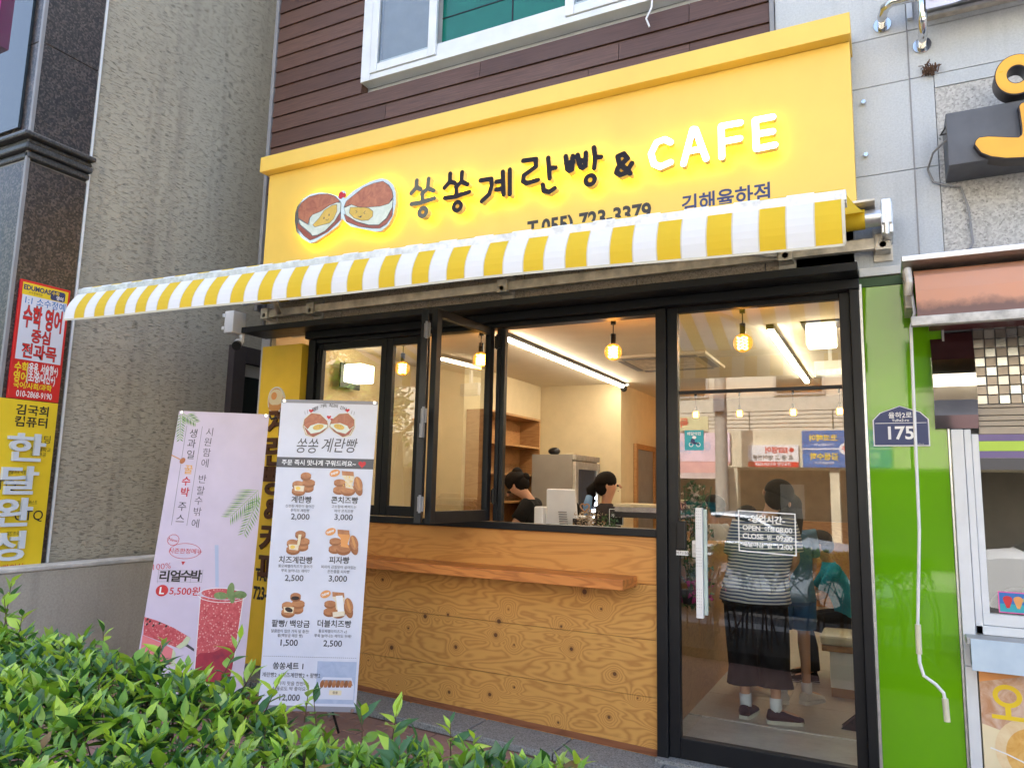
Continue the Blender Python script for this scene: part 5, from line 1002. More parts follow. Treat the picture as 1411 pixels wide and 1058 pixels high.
box('card_reader', 'white', (-2.49, -2.41, .68, .78, 1.22, 1.42), ps, .012); box('base', 'white', (-2.40, -2.14, .72, 1.0, 1.156, 1.21), ps, .01)
m_ = MB()
for i in range(9): m_.box(-2.30, -2.23, .755 + i * -.006 + .02, .77 + i * -.006, 1.235 + i * .018, 1.243 + i * .018)
m_.build('vent_slots', 'grey', ps)
pr_ = thing('receipt_printer', 'white receipt printer beside the till', 'printer', (-2.1, .75, 1.155)); m_ = MB(); m_.hexa([(-2.20, .66, 1.156), (-2.06, .66, 1.156), (-2.06, .84, 1.156), (-2.20, .84, 1.156), (-2.17, .72, 1.36), (-2.05, .72, 1.36), (-2.05, .84, 1.36), (-2.17, .84, 1.36)]); m_.build('body', 'white', pr_, bevel=.008); box('slot', 'blk2', (-2.165, -2.05, .69, .715, 1.20, 1.34), pr_, 0)
fl = thing('dried_flower_pot', 'pot of beige dried flowers on the counter at the serving window', 'flowers', (-2.0, .62, 1.155))
MB().tube([(-2.0, .62, 1.156), (-2.0, .62, 1.27)], [.045, .06], 14).build('pot', 'oak', fl, smooth=True)
m_ = MB(); rf = random.Random(5)
for i in range(420):
    a = rf.uniform(0, 6.28); r = rf.uniform(0, .13) ** 1; z = 1.30 + rf.uniform(-.04, .12) - r * .25; p = (-2.0 + r * math.cos(a), .62 + r * math.sin(a), z); s = rf.uniform(.006, .013)
    m_.add([(p[0] + rf.uniform(-s, s), p[1] + rf.uniform(-s, s), p[2] + rf.uniform(-s, s)) for _ in range(4)], [(0, 1, 2), (0, 2, 3)], rf.choice((0, 0, 1)))
m_.build('blossoms', [mat('dried_beige', (.45, .36, .24), .9), mat('dried_brown', (.22, .15, .08), .9)], fl)
MB().tube([(-2.0 + .035 * (16 * math.sin(t) ** 3) / 16, .52, 1.43 + .035 * (13 * math.cos(t) - 5 * math.cos(2 * t) - 2 * math.cos(3 * t) - math.cos(4 * t)) / 16) for t in [2 * math.pi * i / 24 for i in range(25)]], .005, 6).build('wicker_heart', 'oak', fl)
gp2 = thing('small_green_plant', 'small dark green plant beside the dried flowers', 'plant', (-1.87, .66, 1.155)); MB().tube([(-1.87, .66, 1.156), (-1.87, .66, 1.22)], .04, 12).build('pot', 'blk2', gp2, smooth=True)
m_ = MB()
for i in range(220):
    p = (-1.87 + rf.gauss(0, .035), .66 + rf.gauss(0, .035), 1.28 + rf.gauss(0, .045)); s = .018; m_.add([(p[0] + rf.uniform(-s, s), p[1] + rf.uniform(-s, s), p[2] + rf.uniform(-s, s)) for _ in range(3)], [(0, 1, 2)])
m_.build('leaves', I['g3'], gp2, kind='stuff')
sg = thing('small_black_sign', 'tiny black chalk card standing behind the little plant', 'card', (-1.83, .78, 1.155)); box('board', 'blk2', (-1.90, -1.79, .775, .785, 1.30, 1.42), sg); cv = Canvas(lambda u, v, h: (-1.90 + u, .7745 - h, 1.42 - v)); cv.rect(0, 0, .11, .004, I['w']); cv.rect(0, .116, .11, .12, I['w']); cv.rect(0, 0, .004, .12, I['w'], .0013); cv.rect(.106, 0, .11, .12, I['w'], .0013); cv.text('계란빵', .055, .05, .03, I['w']); cv.done('chalk_lettering', sg); box('post', 'blk2', (-1.85, -1.84, .776, .786, 1.156, 1.30), sg, 0)
sh = thing('display_case', 'low glass display case of bread on the counter', 'display case', (-1.65, .9, 1.155))
box('top', mat('cream_case_top', (.62, .52, .33), .4), (-1.86, -1.33, .75, 1.2, 1.44, 1.46), sh, .003); box('black_band', 'blk2', (-1.85, -1.34, .755, 1.19, 1.36, 1.40), sh, .003); box('glass_front', GLASS2, (-1.85, -1.34, .752, .757, 1.157, 1.36), sh, 0); box('upper_strip', 'steel', (-1.85, -1.34, .752, .76, 1.402, 1.438), sh, 0); box('inner_shelf', 'alu', (-1.85, -1.34, .77, 1.19, 1.157, 1.175), sh, 0)
for i in range(4): MB().ball((-1.78 + i * .12, .9, 1.20), (.045, .045, .028), 12, 6).build('bread', PBN, sh, smooth='all')
tr = thing('cream_tray', 'pale tray with folded cloth lying on top of the display case', 'tray', (-1.45, .95, 1.46)); box('tray', MC['cream_case_top'], (-1.55, -1.33, .85, 1.1, 1.461, 1.50), tr, .004); 
# fridge, shelf
fg = thing('upright_fridge', 'grey upright glass door fridge behind the staff', 'fridge', (-3.36, 3.4, .1))
box('cabinet', mat('fridge_grey', (.30, .29, .27), .4, .2, .06), (-3.62, -3.12, 3.0, 3.78, .1, 1.94), fg, .004); m_ = MB(); m_.box(-3.118, -3.08, 3.0, 3.09, .15, 1.86); m_.box(-3.118, -3.08, 3.69, 3.78, .15, 1.86); m_.box(-3.118, -3.08, 3.092, 3.688, 1.78, 1.86); m_.box(-3.118, -3.08, 3.092, 3.688, .15, .3); m_.box(-3.118, -3.085, 3.0, 3.78, 1.88, 1.94); m_.build('door_frame', 'alu', fg, bevel=.003)
box('door_panel', mat('fridge_dark', (.03, .045, .08), .2, 0), (-3.115, -3.10, 3.092, 3.688, .3, 1.78), fg, 0)
m_ = MB()
for i in range(8):
    for j in range(4): m_.box(-3.099, -3.096, 3.5 + j * .05, 3.53 + j * .05, .92 + i * .075, .95 + i * .075)
m_.build('door_led_dots', emis('cool_led', (.7, .85, 1), 9), fg)
bk = thing('black_pouch', 'black lumpy pouch lying on top of the fridge', 'pouch', (-3.4, 3.3, 1.94)); MB().ball((-3.43, 3.2, 1.985), (.075, .06, .045), 12, 8).build('pouch', 'blk2', bk, smooth='all'); MB().tube([(-3.36, 3.2, 1.96), (-3.28, 3.2, 1.955), (-3.2, 3.25, 1.97), (-3.15, 3.22, 1.96)], .006, 6).build('strap', 'cream', bk)
sf = thing('wooden_shelf', 'open oak wall shelf with glasses left of the fridge', 'shelf', (-4.0, 3, 1.2))
box('side_board', 'oak', (-4.098, -3.82, 3.62, 3.65, 1.05, 2.40), sf, .002); box('side_board', 'oak', (-4.098, -3.82, 2.31, 2.335, 1.05, 2.40), sf, .002)
for z in (1.05, 1.385, 1.70, 2.03, 2.375): box('shelf_board', 'oak', (-4.098, -3.82, 2.336, 3.618, z, z + .025), sf, .002)
box('back_board', 'oak', (-4.0985, -4.085, 2.336, 3.618, 1.076, 2.374), sf, 0)
rg = random.Random(9); ORD = ['first', 'second', 'third', 'fourth', 'fifth', 'sixth', 'seventh', 'last']
def glass_at(x, y, z, l):
    g = MB(); g.tube([(x, y, z), (x, y, z + .11)], [.026, .032], 10, cap=False); g.build('drinking_glass', GLASS2, smooth=True, label=l, cat='glass', group='clear tumblers on the middle board of the oak shelf' if z > 1.6 else 'clear tumblers on the lower board of the oak shelf', loc=(x, y, z))
for i in range(8): glass_at(-3.92, 2.45 + i * .135, 1.7255, 'clear tumbler, %s in the row on the middle board of the oak shelf' % ORD[i])
for i in range(5): glass_at(-3.92, 2.5 + i * .15, 1.4105, 'clear tumbler, %s in the row on the lower board of the oak shelf' % ORD[i])
for i in range(3): MB().tube([(-3.35 - i * .12, .9, 1.156), (-3.35 - i * .12, .9, 1.32)], [.04, .035], 10).build('steel_jug', 'steel' if i else 'blk2', smooth=True, label=['black jug on the counter beside the bending worker', 'steel jug next to the black jug on the counter', 'steel jug farthest left on the counter'][i], cat='jug', loc=(-3.35 - i * .12, .9, 1.156))
# bench, far tables
bn = thing('bench', 'cream cushioned bench on white base with wood trim by the right wall', 'bench', (-.3, 2, .1))
box('cushion', mat('cream_vinyl', (.60, .56, .42), .45), (-.50, -.15, 1.45, 4.2, .47, .54), bn, .02); box('wood_rail', 'oak', (-.49, -.15, 1.46, 4.2, .425, .468), bn, .003); box('base', 'white', (-.44, -.15, 1.50, 4.2, .165, .424), bn, .003); box('plinth', 'oak', (-.435, -.15, 1.505, 4.2, .1, .163), bn, 0)
dk = thing('door_stop', 'dark triangular door stop wedge on the floor at the bench end', 'wedge', (-.25, .8, .1)); MB().prism([(-.33, .1), (-.155, .1), (-.155, .26)], lambda u, v, h: (u, .72 + h, v), 0, .10).build('wedge', 'blk', dk, bevel=.004)
for x, y, l in ((-1.9, 4.9, 'small dark dining table at the back left of the room'), (-.95, 5.0, 'small dark dining table at the back right of the room')):
    t = thing('dining_table', l, 'table', (x, y, .1)); box('top', 'oak', (x - .3, x + .3, y - .3, y + .3, .80, .83), t, .004); MB().tube([(x, y, .12), (x, y, .80)], .03, 8).build('leg', 'blk2', t, smooth=True); MB().tube([(x, y, .1), (x, y, .12)], .2, 16).build('foot', 'blk2', t)
pf_ = thing('flower_arrangement', 'magenta and green flowers by the counter just inside the door', 'flowers', (-1.15, .35, .84))
MB().tube([(-1.20, .32, .84), (-1.20, .32, .93)], [.03, .045], 12).build('hanging_pot', 'blk2', pf_, smooth=True)
m_ = MB()
for i in range(700):
    z = rf.uniform(.80, 1.62); r = .10 if z < 1.0 else .085; up = z > .85
    p = (-1.15 + rf.gauss(0, r * .5), .35 + rf.gauss(0, r * .5), z); s = .022; col_ = 1 if (.86 < z < 1.0 and rf.random() < .8) else (2 if z > 1.05 and rf.random() < .35 else 0)
    m_.add([(p[0] + rf.uniform(-s, s), p[1] + rf.uniform(-s, s), p[2] + rf.uniform(-s, s)) for _ in range(4)], [(0, 1, 2), (0, 2, 3)], col_)
m_.build('foliage', [I['g3'], mat('magenta_petal', (.45, .02, .16), .6), mat('pale_bloom', (.55, .42, .34), .8)], pf_, kind='stuff')
for i in range(6): MB().tube([(-1.19, .32, .9), (-1.17 + .02 * i - .05, .34, 1.1), (-1.16 + .045 * i - .11, .36, 1.6)], .0035, 5).build('stem', I['g3'], pf_)
# ================================================================ people
def skin_figure(name, V, Ed, rad, mt, parent, sub=1, root=0):
    me = bpy.data.meshes.new(name); off = wl(parent); me.from_pydata([Vector(v) - off for v in V], Ed, []); o = bpy.data.objects.new(name, me)
    sk = o.modifiers.new('skin', 'SKIN'); sk.use_smooth_shade = True
    for i, r in enumerate(rad): d = me.skin_vertices[0].data[i]; d.radius = (r, r) if not isinstance(r, tuple) else r; d.use_root = (i == root)
    o.modifiers.new('sub', 'SUBSURF').levels = sub; o.modifiers['sub'].render_levels = sub
    m2 = evalmesh(o); bpy.data.objects.remove(o)
    m2.materials.clear(); m2.materials.append(M[mt] if isinstance(mt, str) else mt); m2.name = name
    for p in m2.polygons: p.material_index = 0; p.use_smooth = True
    r = bpy.data.objects.new(name, m2); COL.objects.link(r); r.parent = parent; WL[r.name] = off; return r
M['skinc'] = mat('light_skin', (.50, .27, .17), .5, 0, .05); M['hair'] = mat('black_hair', (.008, .006, .005), .8, 0, .3, 60, .5, 150, spec=.15)
def figure(label, base, face, H, J=None, shirt=None, pants=None, shoe=None, sock=None, hair='short', sleeve=.5, leg=1.0, wide=1.0, skirtish=0, cat='person', lean=(0, 0)):
    """face: heading in degrees (0 = +Y); local x right, y forward"""
    t = thing('person', label, 'person', base); ca, sa = math.cos(R(-face)), math.sin(R(-face))
    def L(p):
        x, y, z = p; y += lean[1] * max(0, z - .5); x += lean[0] * max(0, z - .5)
        x *= H; y *= H; z *= H; return Vector((base[0] + x * ca + y * sa * 1.0, base[1] - x * sa + y * ca, base[2] + z)) 
    j = dict(pel=(0, 0, .53), waist=(0, 0, .61), chest=(0, .005, .72), neck=(0, 0, .835), nk2=(0, .008, .87), head=(0, .015, .93), top=(0, .01, .965),
             shl=(-.10, 0, .80), ell=(-.135, -.01, .635), wrl=(-.14, .05, .49), shr=(.10, 0, .80), elr=(.135, -.01, .635), wrr=(.14, .05, .49),
             hpl=(-.05, 0, .50), knl=(-.058, .01, .28), anl=(-.058, -.01, .045), hpr=(.05, 0, .50), knr=(.058, .01, .28), anr=(.058, -.01, .045), fl=None, fr=None)
    if J: j.update(J)
    for s in 'lr':
        if j['f' + s] is None: a = j['an' + s]; j['f' + s] = (a[0] * 1.15, a[1] + .085, .018)
    W = {k: L(v) for k, v in j.items()}; h = H
    def hand(wr, el):     # palm + 5 digits
        d = (Vector(j[wr]) - Vector(j[el])).normalized(); p = Vector(j[wr]); side = d.cross(Vector((0, 1, .3))).normalized(); pm = p + d * .028; res = [(p, .013), (pm, .015)]
        return res, d, side, pm
    keys = ['pel', 'waist', 'chest', 'neck', 'nk2', 'head', 'top', 'shl', 'ell', 'wrl', 'shr', 'elr', 'wrr', 'hpl', 'knl', 'anl', 'fl', 'hpr', 'knr', 'anr', 'fr']
    rad = dict(pel=.062 * wide, waist=.055 * wide, chest=.062 * wide, neck=.03, nk2=.028, head=.056, top=.045, shl=.028, ell=.021, wrl=.014, shr=.028, elr=.021, wrr=.014, hpl=.045, knl=.030, anl=.02, fl=.016, hpr=.045, knr=.030, anr=.02, fr=.016)
    ix = {k: i for i, k in enumerate(keys)}; V = [W[k] for k in keys]; rd = [rad[k] * h for k in keys]
    Ed = [(ix[a], ix[b]) for a, b in (('pel', 'waist'), ('waist', 'chest'), ('chest', 'neck'), ('neck', 'nk2'), ('nk2', 'head'), ('head', 'top'), ('chest', 'shl'), ('shl', 'ell'), ('ell', 'wrl'), ('chest', 'shr'), ('shr', 'elr'), ('elr', 'wrr'), ('pel', 'hpl'), ('hpl', 'knl'), ('knl', 'anl'), ('anl', 'fl'), ('pel', 'hpr'), ('hpr', 'knr'), ('knr', 'anr'), ('anr', 'fr'))]
    for wr, el in (('wrl', 'ell'), ('wrr', 'elr')):
        _, d, side, pm = hand(wr, el); b0 = len(V); V.append(L(pm)); rd.append(.015 * h); Ed.append((ix[wr], b0))
        for q, ln in ((-.018, .034), (-.006, .040), (.006, .037), (.017, .029)):
            V.append(L(pm + side * q + d * .012)); rd.append(.0058 * h); Ed.append((b0, len(V) - 1)); V.append(L(pm + side * q * 1.15 + d * (.012 + ln))); rd.append(.0045 * h); Ed.append((len(V) - 2, len(V) - 1))
        V.append(L(pm + side * -.024 - d * .012)); rd.append(.006 * h); Ed.append((ix[wr], len(V) - 1)); V.append(L(pm + side * -.034 + d * .012)); rd.append(.005 * h); Ed.append((len(V) - 2, len(V) - 1))
    skin_figure('body', V, Ed, rd, 'skinc', t)
    up = (W['top'] - W['nk2']).normalized(); fw_ = (L((j['head'][0], j['head'][1] + .1, j['head'][2])) - W['head']).normalized(); fw_ = (fw_ - up * fw_.dot(up)).normalized(); rt_ = fw_.cross(up).normalized(); hc = W['head'] + up * .008 * h
    # face details
    m_ = MB(); m_.tube([hc + fw_ * .055 * h + up * .008 * h, hc + fw_ * .070 * h - up * .012 * h], [.004 * h, .009 * h], 6); m_.build('nose', 'skinc', t, smooth='all')
    for s in (-1, 1): MB().ball(tuple(hc + fw_ * .052 * h + rt_ * s * .02 * h), .0065 * h, 8, 6).build('eye', 'blk2', t, smooth=True); MB().ball(tuple(hc + rt_ * s * .057 * h - up * .008 * h), (.007 * h, .007 * h, .014 * h), 8, 6).build('ear', 'skinc', t, smooth=True)
    MB().tube([hc + fw_ * .052 * h - up * .03 * h - rt_ * .012 * h, hc + fw_ * .054 * h - up * .03 * h + rt_ * .012 * h], .0028 * h, 5).build('mouth', MC['deep_red_panel'], t)
    # hair cap
    m_ = MB(); n = 16; rings = []
    for k in range(7):
        a = math.pi * (.5 - k / 6 * .62) if False else k / 6 * math.pi * .60; q = max(math.sin(a), .03); c = hc - fw_ * .010 * h + up * (.018 * h + .060 * h * math.cos(a)); rings.append((c - fw_ * .012 * h * (k / 6), rt_ * .063 * h * q, fw_ * .063 * h * q))
    m_.loft(rings, n); m_.ball(tuple(hc - fw_ * .028 * h - up * .01 * h), .052 * h, 12, 8)
    if hair == 'bun': m_.ball(tuple(hc - fw_ * .055 * h + up * .045 * h), .032 * h, 10, 7); m_.ball(tuple(hc - fw_ * .075 * h - up * .005 * h), .024 * h, 10, 7)
    if hair == 'tail': m_.tube([hc - fw_ * .06 * h + up * .015 * h, hc - fw_ * .10 * h - up * .03 * h, hc - fw_ * .09 * h - up * .12 * h], [.022 * h, .03 * h, .012 * h], 10)
    if hair == 'long': m_.loft([(hc - fw_ * .03 * h, rt_ * .06 * h, fw_ * .045 * h), (hc - fw_ * .04 * h - up * .06 * h, rt_ * .062 * h, fw_ * .04 * h), (hc - fw_ * .045 * h - up * .13 * h, rt_ * .05 * h, fw_ * .025 * h)], 12)
    m_.build('hair', 'hair', t, smooth='all')
    def ell_ring(p, a, b, ax=None):
        x = L((p[0] + a, p[1], p[2])) - L(p); y = L((p[0], p[1] + b, p[2])) - L(p); return (L(p), x, y)
    if shirt:
        m_ = MB(); w_ = wide; pe, wa, ch, ne = (Vector(j[k]) for k in ('pel', 'waist', 'chest', 'neck'))
        m_.loft([ell_ring(pe + Vector((0, 0, -.045)), .118 * w_, .088 * w_), ell_ring(pe, .113 * w_, .085 * w_), ell_ring(wa, .103 * w_, .078 * w_), ell_ring(ch, .108 * w_, .076 * w_), ell_ring(ch + (ne - ch) * .62, .112, .06), ell_ring(ch + (ne - ch) * .85, .075, .042), ell_ring(ne + Vector((0, 0, .004)), .036, .034)], 22)
        for s in 'lr':
            a, b = Vector(j['sh' + s]), Vector(j['el' + s]); e = a + (b - a) * (sleeve * 1.0 if sleeve <= 1 else 1); sg_ = -1 if s == 'l' else 1
            pts = [L(a + Vector((-sg_ * .055, 0, -.012))), L(a + Vector((sg_ * .004, 0, .004))), L(a + (b - a) * .3), L(e)]; m_.tube(pts, [.040 * h, .040 * h, .038 * h, .040 * h], 14)
            if sleeve > 1: m_.tube([L(b - (b - a) * .05), L(b + (Vector(j['wr' + s]) - b) * (sleeve - 1))], [.035 * h, .026 * h], 12)
        m_.build('shirt', shirt, t, smooth='all')
    if pants:
        m_ = MB(); w_ = wide; pe = Vector(j['pel'])
        m_.loft([ell_ring(pe + Vector((0, 0, .05)), .098 * w_, .074 * w_), ell_ring(pe, .108 * w_, .084 * w_), ell_ring(pe + Vector((0, 0, -.06)), .110 * w_, .086 * w_)], 20)
        for s in 'lr':
            a, b, c = Vector(j['hp' + s]), Vector(j['kn' + s]), Vector(j['an' + s]); pts = [a, a + (b - a) * .5, b]; rr = [.068, .062, .052]
            if leg > .55: pts += [b + (c - b) * ((leg - .5) * 2 * .5), b + (c - b) * ((leg - .5) * 2)]; rr += [.050, .047 + skirtish]
            else: pts[-1] = a + (b - a) * (leg * 2); rr[-1] = .058
            m_.tube([L(p) for p in pts], [r * h * (1 + (w_ - 1) * .8) for r in rr], 14)
        m_.build('trousers', pants, t, smooth='all')
    for s in 'lr':
        a, f_ = Vector(j['an' + s]), Vector(j['f' + s]); d = (f_ - a); d.z = 0; d.normalize()
        if sock: MB().tube([L(a + Vector((0, 0, -.01))), L(a + (Vector(j['kn' + s]) - a) * .22)], [.024 * h, .026 * h], 10).build('sock', sock, t, smooth='all')
        if shoe:
            z0 = a.z - .045; A = Vector((a.x, a.y, z0)); sd_ = Vector((d.y, -d.x, 0)); m_ = MB()
            def rg_(f, w__, z, hh): c = A + d * f; c.z = z0 + z; return (L(c), (L(c + sd_ * w__) - L(c)), (L(c + Vector((0, 0, hh))) - L(c)))
            m_.loft([rg_(-.038, .010, .018, .012), rg_(-.030, .024, .028, .026), rg_(0, .027, .032, .031), rg_(.045, .028, .024, .022), rg_(.085, .030, .018, .015), rg_(.108, .018, .014, .010)], 12, 0)
            so = [(-.040, -.018), (-.04, .018), (-.02, .026), (.06, .031), (.10, .026), (.115, .0), (.10, -.026), (.06, -.031), (-.02, -.026)]
            m_.prism([(p, q) for p, q in so], lambda u, v, hh: tuple(L(A + d * u + sd_ * v + Vector((0, 0, hh)))), .0, .014, 1)
            m_.build('shoe', list(shoe), t, smooth=True)
    return t
def m_stripe(name, a, b, freq, duty=.5):
    t = Mt(name); sx_ = t.n('ShaderNodeSeparateXYZ'); t.l(t.pos(), sx_.inputs[0]); nz = t.noise((1, 1, 1), 4, 2)
    f = t.math('FRACT', t.math('ADD', t.math('MULTIPLY', sx_.outputs[2], freq), t.math('MULTIPLY', nz, 1.6))); t.base(t.mix(t.math('GREATER_THAN', f, duty), a, b)); t.set(Roughness=.85); return t.m
cl = lambda n, c: mat(n, c, .9, 0, .12, 12, .1, spec=.12)
TEE = m_stripe('navy_white_stripes', (.62, .63, .64), (.05, .075, .18), 46, .5)
figure('person in navy and white striped top and black cropped trousers seen from behind', (-.83, .66, .1), 8, 1.55, dict(anl=(-.045, .005, .045), anr=(.075, -.03, .045), knr=(.075, .0, .28), fl=(-.02, .09, .018), fr=(.17, -.01, .018), head=(.10, .02, .925), top=(.115, .02, .958), nk2=(.075, .012, .872), neck=(.055, 0, .835), chest=(.04, .005, .72), waist=(.012, 0, .61), shl=(-.065, 0, .79), shr=(.15, 0, .81), elr=(.17, .0, .66), wrr=(.14, .08, .60), ell=(-.10, .04, .64), wrl=(-.06, .12, .58)),
       shirt=TEE, pants=cl('black_wool', (.010, .010, .012)), shoe=(cl('dark_maroon_shoe', (.035, .014, .018)), cl('cream_sole', (.55, .53, .45))), sock=cl('white_sock', (.62, .64, .68)), hair='short', sleeve=.75, leg=.80, wide=1.26, skirtish=.014)
figure('young person in pale grey tee, black shorts and black trainers near the counter', (-1.36, 1.98, .1), 70, 1.42, dict(ell=(-.12, .05, .66), wrl=(-.08, .14, .66)), shirt=cl('pale_grey_tee', (.36, .34, .33)), pants=cl('black_shorts', (.012, .012, .014)), shoe=(cl('black_trainer', (.012, .012, .012)), cl('black_sole', (.02, .02, .02))), sock=m_stripe('striped_sock', (.02, .02, .02), (.5, .5, .5), 45, .7), sleeve=.9, leg=.36)
figure('young person in washed denim blue top, shorts and white trainers beyond the striped top', (-.66, 1.20, .1), 20, 1.45, dict(fr=(.14, .05, .018), elr=(.12, .04, .64), wrr=(.08, .12, .58)), shirt=cl('washed_blue_denim', (.085, .20, .33)), pants=cl('mid_blue_shorts', (.03, .10, .24)), shoe=(cl('white_trainer', (.55, .55, .53)), cl('white_sole', (.6, .6, .58))), sock=cl('white_sock', (.6, .6, .6)), sleeve=.6, leg=.34, hair='long')
figure('person in cream clogs mostly hidden behind the striped top', (-.98, 1.32, .1), -75, 1.35, dict(ell=(-.12, .04, .65), elr=(.12, .04, .65)), shirt=cl('dark_green_tee', (.04, .06, .05)), pants=cl('charcoal_trousers', (.03, .03, .035)), shoe=(cl('cream_clog', (.50, .45, .36)), cl('cream_clog_sole', (.55, .50, .40))), sleeve=.6, leg=.9)
figure('person in turquoise tee and black trousers sitting on the bench and leaning forward', (-.33, 2.0, -.14), 98, 1.45, dict(pel=(0, -.03, .50), hpl=(-.05, -.02, .49), hpr=(.05, -.02, .49), knl=(-.07, .22, .47), knr=(.07, .22, .47), anl=(-.07, .20, .21), anr=(.07, .20, .21), fl=(-.075, .29, .185), fr=(.075, .29, .185), waist=(0, 0, .58), chest=(0, .05, .69), neck=(0, .09, .80), nk2=(0, .11, .835), head=(0, .135, .89), top=(0, .14, .925), shl=(-.10, .07, .77), shr=(.10, .07, .77), ell=(-.12, .13, .63), wrl=(-.06, .27, .60), elr=(.12, .15, .63), wrr=(.06, .28, .60)),
       shirt=cl('turquoise_tee', (.02, .24, .38)), pants=cl('black_trousers', (.014, .014, .016)), shoe=(cl('black_trainer', (.012, .012, .012)), m_stripe('striped_sole', (.5, .5, .48), (.03, .03, .03), 60)), sleeve=.85, leg=.96)
figure('worker in black tee with hair in a bun bending over the counter', (-2.84, 1.55, .1), 102, 1.66, dict(nk2=(0, .085, .845), head=(0, .135, .885), top=(0, .155, .915), neck=(0, .055, .815), chest=(0, .035, .715), shl=(-.10, .05, .785), shr=(.10, .05, .785), ell=(-.14, .12, .66), wrl=(-.08, .22, .60), elr=(.14, .12, .66), wrr=(.08, .22, .60)), shirt=cl('black_tee', (.011, .011, .012)), pants=cl('black_trousers', (.014, .014, .016)), shoe=(cl('black_trainer', (.012, .012, .012)), cl('black_sole', (.02, .02, .02))), hair='bun', sleeve=.62, leg=.98)
figure('worker with ponytail in dark top and blue scarf behind the till', (-2.23, 1.62, .1), -80, 1.60, dict(), shirt=cl('dark_grey_top', (.03, .027, .03)), pants=cl('black_trousers', (.014, .014, .016)), shoe=(cl('black_trainer', (.012, .012, .012)), cl('black_sole', (.02, .02, .02))), hair='tail', sleeve=.8, leg=.98)
MB().tube([(-2.34, 1.50, 1.50), (-2.345, 1.46, 1.42), (-2.33, 1.45, 1.30)], [.03, .04, .035], 8).build('blue_scarf', mat('blue_scarf_cloth', (.10, .22, .42), .7), label='light blue scarf hanging from the shoulder of the ponytailed worker', cat='scarf', smooth='all', loc=(-2.34, 1.46, 1.3))
figure('third worker in black mostly hidden behind the bending one', (-2.80, 2.2, .1), 100, 1.33, dict(), shirt=cl('black_tee', (.011, .011, .012)), pants=cl('black_trousers', (.014, .014, .016)), shoe=(cl('black_trainer', (.012, .012, .012)), cl('black_sole', (.02, .02, .02))), sleeve=.8, leg=.98)
# ================================================================ street opposite (seen in the glass)
SY = -14.0
ob = thing('opposite_building', 'low cream parapet building across the street, mirrored in the cafe door glass', 'building', (-2, SY - 2, -.6))
M['crm'] = mat('cream_street_wall', (.66, .60, .44), .8, 0, .08, 1.2)
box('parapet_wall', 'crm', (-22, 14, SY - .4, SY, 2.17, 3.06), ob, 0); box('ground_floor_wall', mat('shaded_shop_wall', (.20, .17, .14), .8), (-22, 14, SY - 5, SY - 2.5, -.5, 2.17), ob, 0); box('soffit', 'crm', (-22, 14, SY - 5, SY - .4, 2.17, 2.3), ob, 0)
box('upper_storey', mat('upper_cream_wall', (.50, .47, .40), .8), (-22, 14, SY - 9, SY - 4, 2.3, 9), ob, 0)
for x in (-12, -8, -3.38, -1.1, 3.5, 8): box('column', 'crm', (x - .1, x + .1, SY - .4, SY - .02, -.5, 2.169), ob, 0)
rl = MB()
for z in (3.14, 3.24, 3.34, 3.44, 3.54): rl.tube([(-22, SY - .2, z), (14, SY - .2, z)], .012, 5)
for i in range(20): rl.tube([(-22 + i * 1.9, SY - .2, 3.06), (-22 + i * 1.9, SY - .2, 3.56)], .018, 5)
rl.build('roof_railing', 'steel', ob)
for x in (-9, -5.5, -2.2, 1.2): 
    w_ = box('upper_window', mat('upper_window_frame', (.3, .3, .3), .5), (x - .7, x + .7, SY - 4, SY - 3.95, 4.4, 5.8), ob, 0); box('pane', MC['dark_reflective_glass'], (x - .62, x + .62, SY - 3.949, SY - 3.93, 4.48, 5.72), w_, 0)
box('shop_door', 'wfr', (-2.6, -2.0, SY - 2.5, SY - 2.45, .9, 1.8), ob, 0)
def sboard(name, label, x0, x1, z0, z1, bg, fn, y=SY):
    t = thing(name, label, 'sign', ((x0 + x1) / 2, y, z0)); box('board', bg, (x0, x1, y + .001, y + .08, z0, z1), t, 0); cv = Canvas(lambda u, v, h: (x1 - u, y + .081 + h, z1 - v)); fn(cv, x1 - x0, z1 - z0); cv.done('lettering', t); return t
def f_eei(c, W, H): c.rect(0, H * .76, W, H, I['rs']); c.ell(.15, .12, .055, .055, I['rs']); c.text('EEI영어', .24, .12, .17, I['rs'], .04, 'L'); c.text('초·중·고 영어전문', W / 2, .30, .13, I['dk'], .02); c.text('교육상담 055)339-0509', W / 2, H * .88, .085, I['w'], .02, h=.004)
sboard('academy_board', 'white board with red EEI lettering on the cream parapet across the street', -3.01, -1.86, 2.175, 2.70, I['w'], f_eei)
def f_blue(c, W, H):
    c.rect(W / 2 - .015, 0, W / 2 + .015, H, I['w']); c.rect(0, H / 2 - .015, W, H / 2 + .015, I['w'], .002)
    for i, (a, b) in enumerate((('태권도', '010.2345.6789'), ('코코헤어', '010.2845.6789'), ('피아노', '010.2809.8133'), ('김샘수학', '010.8809.8133'))): c.text(a, W * (.25 + .5 * (i % 2)), H * (.2 + .5 * (i // 2)), .17, I['y' if i % 2 else 'w'], .03); c.text(b, W * (.25 + .5 * (i % 2)), H * (.38 + .5 * (i // 2)), .07, I['w'], .01)
    c.ell(W / 2, H / 2, .14, .14, I['w'], .004); c.text('2F', W / 2, H / 2, .16, I['rs'], .03, h=.006)
sboard('blue_directory_board', 'blue four part directory board with a white 2F disc across the street', -1.77, .10, 2.175, 3.03, I['blue'], f_blue)
def f_ice(c, W, H): c.text('아이스크림', W / 2 + .1, H / 2, .32, I['sky'], .05); c.poly([(.12, .38), (.38, .38), (.32, .62), (.18, .62)], I['pk']); c.ell(.25, .30, .12, .10, I['w'], .002); c.ell(.25, .24, .09, .04, I['r'], .003)
